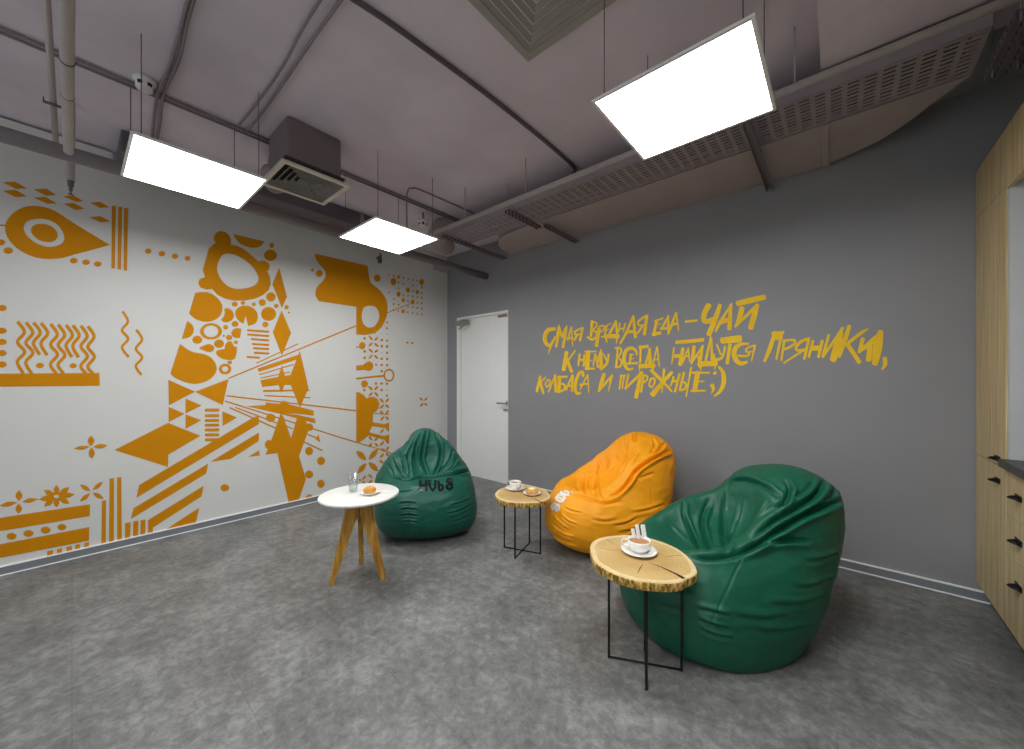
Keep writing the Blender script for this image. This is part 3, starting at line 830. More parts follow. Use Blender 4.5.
def make_bag(name, b, fabric, label, folds, seams, prints, print_mat, print_label, group, press=None):
    bm = bmesh.new()
    bmesh.ops.create_icosphere(bm, subdivisions=8, radius=1.0)
    me = bpy.data.meshes.new('cover'); bm.to_mesh(me); bm.free()
    n = len(me.vertices)
    co = np.empty(n * 3); me.vertices.foreach_get('co', co); co = co.reshape(-1, 3)
    v = bag_surface(co, b['P']) * np.array(b['S'])
    ca, sa = math.cos(b['ang']), math.sin(b['ang'])
    v = np.stack([v[:, 0] * ca - v[:, 1] * sa + b['loc'][0], v[:, 0] * sa + v[:, 1] * ca + b['loc'][1], v[:, 2]], -1)
    v = settle(v, co, b)
    v[:, 1] = np.minimum(v[:, 1], YG - .012)
    def put(arr): me.vertices.foreach_set('co', arr.reshape(-1).astype(np.float32)); me.update()
    def normals():
        q = np.empty(n * 3, np.float32); me.vertices.foreach_get('normal', q); return q.reshape(-1, 3).astype(float)
    def tree():
        return BVHTree.FromPolygons([tuple(p) for p in v], [tuple(p.vertices) for p in me.polygons])
    put(v); N0 = normals(); bvh = tree()
    def hit(x, y):
        d = ray(x, y)
        h = bvh.ray_cast(Vector(CAM), Vector(d).normalized())
        return None if h[0] is None else np.array(h[0])
    # broad slack ripples of the cloth
    ph = np.arange(n)
    disp = np.zeros(n)
    sc = np.array([noise.noise(Vector((p[0] * 5 + 3, p[1] * 5, p[2] * 9))) for p in v])
    sc2 = np.array([noise.noise(Vector((p[0] * 13, p[1] * 13 + 9, p[2] * 30))) for p in v])
    up = np.clip((v[:, 2] - .05) / .2, 0, 1)
    sc3 = np.array([noise.ridged_multi_fractal(Vector((p[0] * 4.5 + 7, p[1] * 4.5, p[2] * 7)), 1.0, 2.2, 3, 1.0, 2.0) for p in v]) if n else 0
    slack = np.clip((v[:, 2] - .34) / .14, 0, 1)
    disp += up * (.006 * sc + .0022 * sc2) + slack * .0045 * np.clip(sc3 - 1.0, -1, 1)
    for pts, width, depth, ridge in folds:
        width *= .78
        P3 = []
        for x, y in smooth_open(pts, 10):
            h = hit(x, y)
            if h is not None: P3.append(h)
        if len(P3) < 3: continue
        P3 = dense3(P3)
        t = np.linspace(0, 1, len(P3)); amp = np.clip(np.minimum(t, 1 - t) * 4.0, 0, 1) ** .7
        box0, box1 = P3.min(0) - 5 * width, P3.max(0) + 5 * width
        idx = np.where(((v > box0) & (v < box1)).all(1))[0]
        d = np.full(len(idx), 9.0); k = np.zeros(len(idx), int)
        for qi, qp in enumerate(P3):
            dd = np.linalg.norm(v[idx] - qp, axis=1); m_ = dd < d; d[m_] = dd[m_]; k[m_] = qi
        A = amp[k]
        # which side of the fold
        tang = np.gradient(P3, axis=0)[k]
        side = np.sign((np.cross(tang, v[idx] - P3[k]) * N0[idx]).sum(1))
        prof = -np.exp(-d / (width * .75))
        hump = np.exp(-((d - 2.0 * width) / (1.3 * width)) ** 2)
        disp[idx] += 1.45 * depth * A * (prof + ridge * hump * np.where(side > 0, 1.0, .35))
    for pts, in seams:
        P3 = [hit(x, y) for x, y in smooth_open(pts, 14)]
        P3 = [p for p in P3 if p is not None]
        if len(P3) < 3: continue
        P3 = dense3(P3)
        D = np.full(n, 9.0); ix = np.where(((v > P3.min(0) - .06) & (v < P3.max(0) + .06)).all(1))[0]; dq = np.full(len(ix), 9.0)
        for q in P3: dq = np.minimum(dq, np.linalg.norm(v[ix] - q, axis=1))
        D[ix] = dq
        disp += -.003 * np.exp(-(D / .004) ** 2) + .0006 * np.exp(-((D - .013) / .008) ** 2)
    keep = v[:, 2] < .004
    disp[keep] = 0
    w = v + N0 * disp[:, None]
    w[:, 2] = np.maximum(w[:, 2], 0.0)
    w[:, 1] = np.minimum(w[:, 1], YG - .010)
    if press:                                  # the sack gives way where the table top presses on it
        outline, zt = press
        poly_ = np.array([tuple(on_z(x, y, zt)[:2]) for x, y in outline]); cen = poly_.mean(0)
        poly_ = cen + (poly_ - cen) * 1.09
        def inside(q):
            r = np.zeros(len(q), bool)
            for a, c in zip(poly_, np.roll(poly_, -1, 0)):
                cr = (a[1] > q[:, 1]) != (c[1] > q[:, 1])
                r ^= cr & (q[:, 0] < (c[0] - a[0]) * (q[:, 1] - a[1]) / (c[1] - a[1] + 1e-12) + a[0])
            return r
        dz_ = np.abs(w[:, 2] - (zt - .02))
        ix = np.where(dz_ < .14)[0]
        amt = np.zeros(len(ix)); live = inside(w[ix, :2]); away = np.array([.25, .97])
        for _ in range(60):
            if not live.any(): break
            amt[live] += .004
            live = inside(w[ix, :2] + amt[:, None] * away)
        f_ = np.clip((.14 - dz_[ix]) / .09, 0, 1); f_ = f_ * f_ * (3 - 2 * f_)
        w[ix, :2] += (amt * f_)[:, None] * away
    v = w; put(v); bvh = tree()
    root = empty(name, (b['loc'][0], b['loc'][1], 0), label, 'bean bag', group)
    o = link_mesh('cover', me, fabric, root, smooth=True)
    if prints:
        bm = bmesh.new()
        for strokes in prints:
            ptsw = strokes
            if len(ptsw) < 2: continue
            dense = []
            for a_, c_ in zip(ptsw[:-1], ptsw[1:]):
                m_ = max(2, int(math.hypot(c_[0] - a_[0], c_[1] - a_[1]) / .5))
                for k in range(m_): dense.append(tuple(a_[j] + (c_[j] - a_[j]) * k / m_ for j in range(3)))
            dense.append(ptsw[-1])
            rows = []
            for i, (x, y, wd) in enumerate(dense):
                a_ = dense[max(0, i - 1)]; c_ = dense[min(len(dense) - 1, i + 1)]
                tx, ty = c_[0] - a_[0], c_[1] - a_[1]; l = math.hypot(tx, ty) or 1
                nx, ny = -ty / l, tx / l
                row = []
                for s in (-.5, -.25, 0, .25, .5):
                    d = ray(x + nx * wd * s, y + ny * wd * s)
                    h = bvh.ray_cast(Vector(CAM), Vector(d).normalized())
                    row.append(None if h[0] is None else bm.verts.new(h[0] + h[1] * .0016))
                rows.append(row)
            for r0, r1 in zip(rows[:-1], rows[1:]):
                for k in range(4):
                    q = (r0[k], r0[k + 1], r1[k + 1], r1[k])
                    if all(q):
                        try: bm.faces.new(q)
                        except ValueError: pass
        po = from_bm('printed_logo', bm, print_mat, root)
        po['label'] = print_label
    return root

def fabric(name, rgb, rough=.42, var=.05):
    return mat(name, rgb, rough, var=var, scale=14, bump=.6, bscale=9, spec=.5, sheen=0, ridged=True, bdist=.012, stretch=(1, 1, 1.6))
M_green = fabric('green_nylon', (2, 84, 68), .46)
M_green2 = fabric('green_nylon_pine', (10, 88, 64), .46)
M_orange = fabric('orange_nylon', (255, 166, 10), .55)
M_logo_black = mat('glossy_black_print', (22, 24, 26), 0.25, var=.1)
M_logo_white = mat('white_print', (244, 240, 230), 0.5, var=.02)

BAG = {
'g': {'loc': [-2.7321,2.0275],'S': [0.9596,0.9214,0.9704],'ang': -0.4887,'P': {'c0': [-0.05,0,0.27],'add': [[[0.02,0,0.25],[0.46,0.48,0.29],0,0.1],[[-0.14,0,0.42],[0.27,0.4,0.34],-0.35,0.12],[[-0.27,0,0.68],[0.13,0.15,0.19],-0.3,0.14]],'sub': [[[0.2,0,0.7],[0.25,0.28,0.2],-0.3,0.05]]},'slump': [0,0,0,0,0,2,0,0,0,0,0,-2,0,0,1,0,0,0,0,0,1,0,0,1,1,1,-5,0,0,1,0,0,0,1,1,-5,1,1,4,0,0,-2,0,0,4,0,0,1,4,3,-14,2,1,7,0,0,0,0,0,-4,2,1,4,2,2,-7,0,0,1,0,0,0,5,4,-19,5,4,15,0,0,-2,0,0,1,1,1,3,8,7,-22,3,2,11,0,0,0,4,3,-19,3,3,7,2,2,-5,0,0,3,1,0,1,11,9,-29,8,6,20,0,0,-1,0,0,-4,1,1,2,6,5,-12,2,2,8,0,0,0,10,9,-31,6,6,13,1,1,-2,0,0,3,1,0,1,6,5,-12,8,7,21,0,0,0,4,4,-19,1,1,1,1,1,-2,0,0,3,0,0,1,10,9,-22,7,6,13,1,1,-1,0,0,-3,0,0,0,2,2,-3,7,6,19,0,0,0,12,10,-32,2,2,3,1,1,-1,0,0,2,0,0,0,3,3,-5,8,7,15,0,0,-1,3,3,-15,-1,-1,-2,2,2,-3,3,3,11,0,0,1,6,5,-12,1,1,2,0,0,0,0,0,0,-1,-1,-1,3,3,-4,8,7,18,0,0,0,10,9,-28,-3,-3,-4,1,1,-1,0,0,2,0,0,0,3,3,-5,2,2,3,0,0,0,1,1,-7,-2,-1,-2,2,2,-2,7,6,17,0,0,0,5,4,-9,-5,-4,-5,0,0,0,0,0,2,-1,0,-1,3,3,-4,4,3,6,0,0,0,7,6,-21,-3,-3,-3,0,0,0,3,2,10,0,0,0,3,3,-4,-5,-4,-6,0,0,0,0,0,-1,-1,0,0,0,0,0,5,5,10,0,0,0,4,3,-8,-4,-4,-4,-1,-1,1,0,0,1,0,0,0,2,2,-2,-4,-3,-4,0,0,0,3,3,-11,-1,-1,-1,-3,-2,2,6,5,13,0,0,0,3,2,-4,-5,-4,-5,-1,-1,1,0,0,1,0,0,0,-2,-2,2,0,0,0,0,0,0,5,4,-10,-1,-1,-1,-3,-2,2,2,2,7,0,0,0,1,1,-1,-6,-5,-6,0,0,0,1,1,-5,1,1,0,-4,-4,3,3,2,5,0,0,0,2,2,-3,-1,-1,-1,-2,-2,1,0,0,0,0,0,0,-4,-3,3,-6,-5,-7,0,0,0,5,4,-12,1,1,1,-5,-4,3,4,4,9,0,0,0,0,0,0,-2,-2,-1,-1,-1,1,0,0,-1,0,0,0,-6,-5,3,-3,-2,-3,0,0,0,2,1,-2,1,1,1,-5,-4,2,1,1,4,0,0,0,-4,-3,3,-3,-3,-3,-1,-1,0,3,2,-8,0,0,0,-8,-7,3,1,1,2,0,0,0,0,0,0,2,1,1,-3,-3,1,0,0,1,0,0,0,-7,-6,4,-5,-4,-4,0,0,0,1,1,-2,0,0,0,-8,-7,2,3,2,6,0,0,0,-4,-3,3,1,1,0,-2,-1,0,1,0,-3,-1,-1,0,-10,-9,4,-3,-3,-4,0,0,0,0,0,0,0,0,0,-5,-4,1,0,0,1,0,0,0,-8,-7,4,-1,-1,-1,0,0,0,1,1,-2,-1,-1,0,-10,-9,2,0,0,1,0,0,0,-3,-3,2,0,0,0,-2,-1,0,0,0,0,-1,-1,0,-12,-10,4,-3,-2,-2,0,0,0,1,1,-1,-1,-1,0,-6,-5,1,2,2,4,-1,-1,0,-8,-7,4,1,1,1,0,0,0,2,1,-4,-1,-1,0,-11,-10,2,-3,-2,-3,0,0,0,-2,-2,2,-1,-1,0,-1,-1,0,0,0,0,-2,-1,0,-13,-11,4,1,1,0,0,0,0,1,1,-1,-2,-2,0,-6,-5,0,0,0,0,-1,-1,0,-7,-6,3,-1,-1,0,1,1,0,0,0,-1,-2,-2,0,-12,-10,2,-1,-1,-1,0,0,0,-2,-1,1,-2,-2,0,0,0,0,1,1,2,-3,-3,0,-13,-11,4,0,0,0,1,1,0,0,0,-1,-3,-2,0,-5,-5,0,-2,-2,-2,0,0,0,-6,-5,2,-2,-2,-1,3,2,1,0,0,0,-5,-5,0,-12,-10,2,1,1,0,0,0,0,-1,-1,1,-3,-2,0,2,1,0,0,0,0,-2,-2,1,-11,-10,3,-2,-1,-1,2,2,1,1,1,-2,-7,-6,0,-5,-4,0,0,0,0,0,0,0,-4,-3,2,-3,-2,0,5,4,1,0,0,1,-6,-5,1,-11,-10,1,-1,-1,0,0,0,0,0,0,0,-8,-7,0,3,3,0,-1,-1,-1,0,0,0,-9,-8,2,-2,-2,-1,4,3,2,0,0,0,-10,-9,1,-4,-4,0,0,0,0,0,0,0,-2,-2,1,-7,-6,0,7,6,2,0,0,0,-3,-3,1,-10,-9,1,-2,-2,0,1,1,1,0,0,0,-13,-11,1,5,4,1,1,0,0,0,0,0,-7,-6,2,-5,-4,0,6,5,2,0,0,0,-9,-7,3,-3,-3,0,-1,-1,0,0,0,0,-1,-1,1,-13,-11,1,8,7,2,0,0,0,0,0,0,-8,-7,1,-3,-3,0,3,3,2,0,0,0,-15,-13,3,6,5,1,0,0,0,0,0,1,-5,-4,1,-12,-10,0,8,7,3,0,0,0,-4,-4,2,-2,-2,0,-2,-2,0,0,0,0,-1,0,0,-18,-16,3,10,8,3,0,0,0,0,0,-1,-5,-5,0,-9,-8,0,5,4,3,0,0,0,-11,-10,4,6,5,1,-1,-1,0,0,0,1,-3,-2,1,-19,-16,2,9,8,4,0,0,0,1,1,-1,0,0,0,-6,-5,0,1,0,1,0,0,0,-18,-15,5,11,9,3,-1,-1,0,0,0,1,-3,-2,0,-16,-14,1,7,6,4,0,0,0,-6,-5,3,7,6,1,-3,-3,0,0,0,0,-1,-1,0,-22,-18,5,11,9,4,0,0,0,1,1,-2,1,1,0,-13,-11,1,2,2,2,0,0,0,-13,-11,6,11,10,3,-2,-1,0,0,0,3,-1,-1,0,-21,-18,4,9,7,5,0,0,0,1,1,-1,7,6,1,-9,-8,0,-1,-1,-2,0,0,0,-19,-17,7,11,10,5,-1,-1,0,0,0,1,2,2,0,-19,-16,3,5,4,4,0,0,0,-6,-5,4,11,10,3,-6,-5,0,1,1,3,0,0,0,-22,-19,6,10,8,5,0,0,0,3,2,-4,7,6,2,-16,-14,2,-1,-1,-1,0,0,0,-14,-12,7,12,10,5,-3,-3,0,0,0,3,2,2,0,-21,-18,5,7,6,5,0,0,0,2,2,-2,11,9,3,-12,-10,1,0,0,1,1,0,0,-19,-16,8,10,9,6,-2,-1,0,0,0,0,6,5,2,-19,-17,4,0,0,0,0,0,0,-5,-4,4,12,10,5,-8,-7,1,1,1,6,2,2,1,-20,-17,7,8,7,6,-1,-1,0,4,4,-6,10,8,3,-16,-14,3,-1,-1,-2,0,0,0,-14,-12,8,11,9,6,-4,-4,1,-1,0,3,5,4,2,-19,-16,6,2,1,2,0,0,0,4,3,-3,11,9,5,-12,-10,2,2,2,6,1,1,0,-18,-15,9,9,8,7,-2,-1,0,0,0,0,7,6,3,-17,-15,5,-3,-2,-4,0,0,0,-3,-3,3,11,9,6,-7,-6,2,0,0,7,3,2,1,-18,-15,8,3,3,3,0,0,0,7,6,-9,9,8,5,-13,-12,4,1,1,2,0,0,0,-12,-10,7,9,8,7,-3,-3,1,-1,-1,3,5,4,2,-16,-14,7,-2,-2,-3,0,0,0,5,5,-5,10,9,6,-9,-8,3,2,1,10,1,1,1,-15,-13,8,4,4,4,0,0,0,1,1,-1,7,6,4,-14,-12,6,-1,-1,-2,0,0,0,-1,-1,1,9,8,7,-4,-4,2,-1,0,7,3,3,2,-15,-13,8,-1,-1,-2,0,0,0,9,7,-12,9,8,6,-10,-9,4,3,3,10,0,0,0,-7,-6,5,5,4,4,-1,-1,1,-1,-1,2,5,5,3,-13,-11,7,-3,-2,-4,0,0,0,8,6,-8,9,8,7,-6,-5,3,1,1,13,2,2,1,-11,-9,7,0,0,-1,0,0,-1,1,1,-2,7,6,5,-10,-9,5,2,2,6,0,0,0,2,1,-1,4,4,4,-2,-1,1,-1,-1,7,3,3,3,-11,-9,7,-4,-3,-5,0,0,0,10,9,-14,7,6,6,-6,-5,4,3,2,15,0,0,0,-3,-2,2,0,0,0,1,1,-1,-1,0,2,5,4,4,-9,-8,5,0,0,1,0,0,1,10,9,-11,4,3,3,-2,-2,1,0,0,13,1,1,1,-5,-4,3,-4,-4,-6,0,0,0,2,2,-4,5,4,4,-6,-5,4,4,3,14,0,0,0,5,4,-5,0,0,0,1,1,-1,-1,-1,7,2,2,2,-4,-4,3,-1,-1,-3,0,0,1,10,9,-15,3,2,2,-1,-1,1,2,1,17,0,0,0,2,1,-1,-4,-4,-6,0,0,0,-1,0,1,2,2,2,-3,-2,2,4,4,11,0,0,1,11,10,-13,0,0,0,1,1,-1,-1,-1,12,0,0,0,0,0,0,-3,-2,-4,0,0,1,2,2,-5,1,1,1,0,0,0,3,3,18,0,0,-1,8,7,-9,-4,-3,-5,1,1,-2,-1,-1,6,0,0,0,1,0,0,2,2,5,0,0,2,9,8,-14,-1,-1,-1,2,2,-2,0,0,17,-1,-1,-1,6,5,-5,-3,-3,-5,0,0,0,-1,0,1,0,0,0,2,2,-2,5,4,18,0,0,1,12,11,-15,-4,-3,-5,2,2,-3,-1,-1,11,-1,-1,-1,4,4,-4,1,1,1,0,0,2,2,2,-4,-2,-2,-2,3,3,-4,2,2,21,0,0,-1,10,9,-12,-3,-3,-5,0,0,0,-1,-1,4,-2,-1,-2,5,4,-5,5,4,15,0,0,2,8,6,-12,-4,-3,-5,3,3,-4,-1,0,16,-1,-1,-2,8,7,-10,0,0,-1,0,0,1,-1,0,1,-3,-2,-4,5,4,-6,4,3,21,1,1,2,10,9,-14,-3,-3,-5,0,0,-1,-2,-2,10,-2,-2,-3,7,6,-9,4,4,11,0,0,3,1,1,-3,-3,-3,-4,4,4,-6,1,1,20,0,0,0,11,9,-14,-1,-1,-1,0,0,1,-1,-1,4,-2,-2,-3,7,6,-8,5,4,19,1,1,3,5,4,-8,-3,-2,-4,1,1,-1,-1,-1,14,-1,-1,-1,9,8,-12,3,3,7,0,0,2,-1,0,1,-3,-2,-4,4,4,-6,2,2,21,1,1,3,6,5,-10,-1,-1,-1,0,0,0,-2,-2,9,-1,-1,-2,7,6,-9,5,4,17,0,0,4,0,0,-1,-2,-2,-3,1,1,-2,0,0,17,0,0,1,6,5,-9,2,2,6,0,0,2,-1,-1,4,-1,-1,-2,4,3,-6,3,3,20,1,1,4,2,1,-3,0,0,0,0,0,0,-1,-1,12,0,0,0,5,4,-7,4,4,14,0,0,4,-1,-1,2,-1,-1,-2,1,1,-2,1,1,19,1,1,4,2,2,-4,2,2,5,0,0,2,-2,-1,8,0,0,0,2,2,-4,4,3,17,1,1,5,0,0,1,0,0,1,0,0,0,-1,-1,14,1,1,3,2,2,-3,4,4,13,0,0,4,-1,-1,4,0,0,1,1,0,-1,2,2,18,1,1,6,0,0,0,2,2,6,0,0,1,-1,-1,10,1,1,3,1,1,-2,4,3,16,0,0,6,-1,-1,2,1,1,3,0,0,1,0,0,16,2,2,6,0,0,0,4,3,12,0,0,3,-2,-1,8,1,1,4,0,0,0,2,2,17,1,1,7,0,0,1,3,2,8,0,0,1,-1,-1,12,2,2,6,0,0,0,3,3,14,0,0,5,-1,-1,4,2,2,6,0,0,1,1,1,16,1,1,7,0,0,1,3,3,11,-1,-1,4,-1,-1,9,2,2,7,0,0,1,2,2,16,0,0,7,-1,-1,3,3,3,9,0,0,2,0,0,13,2,2,8,0,0,1,3,3,13,0,0,5,-1,-1,7,3,2,8,0,0,1,1,1,15,1,1,8,-1,-1,2,3,3,11,-1,-1,4,-1,-1,10,2,2,8,0,0,1,2,2,14,0,0,7,-1,-1,6,3,2,10,-1,-1,2,0,0,13,1,1,8,-1,-1,2,3,2,12,-1,0,5,-1,-1,8,2,2,9,-1,-1,2,1,1,14,1,0,8,-1,-1,5,3,2,11,-1,-1,4,0,0,11,2,1,9,-1,-1,3,2,2,13,0,0,6,-1,-1,7,2,2,10,-1,-1,4,1,0,13,1,1,9,-1,-1,5,2,2,12,-1,-1,5,-1,-1,9,2,1,10,-1,-1,4,1,1,13,0,0,8,-1,-1,7,2,2,11,-1,-1,5,0,0,11,1,1,10,-1,-1,5,1,1,13,0,0,7,-1,-1,8,1,1,11,-1,-1,5,0,0,12,0,0,9,-1,-1,7,1,1,12,-1,0,6,0,0,10,1,1,10,-1,-1,6,1,1,12,0,0,8,-1,-1,8,1,1,11,-1,0,7,0,0,10,0,0,9,-1,0,8,0,0,10,0,0,9]},
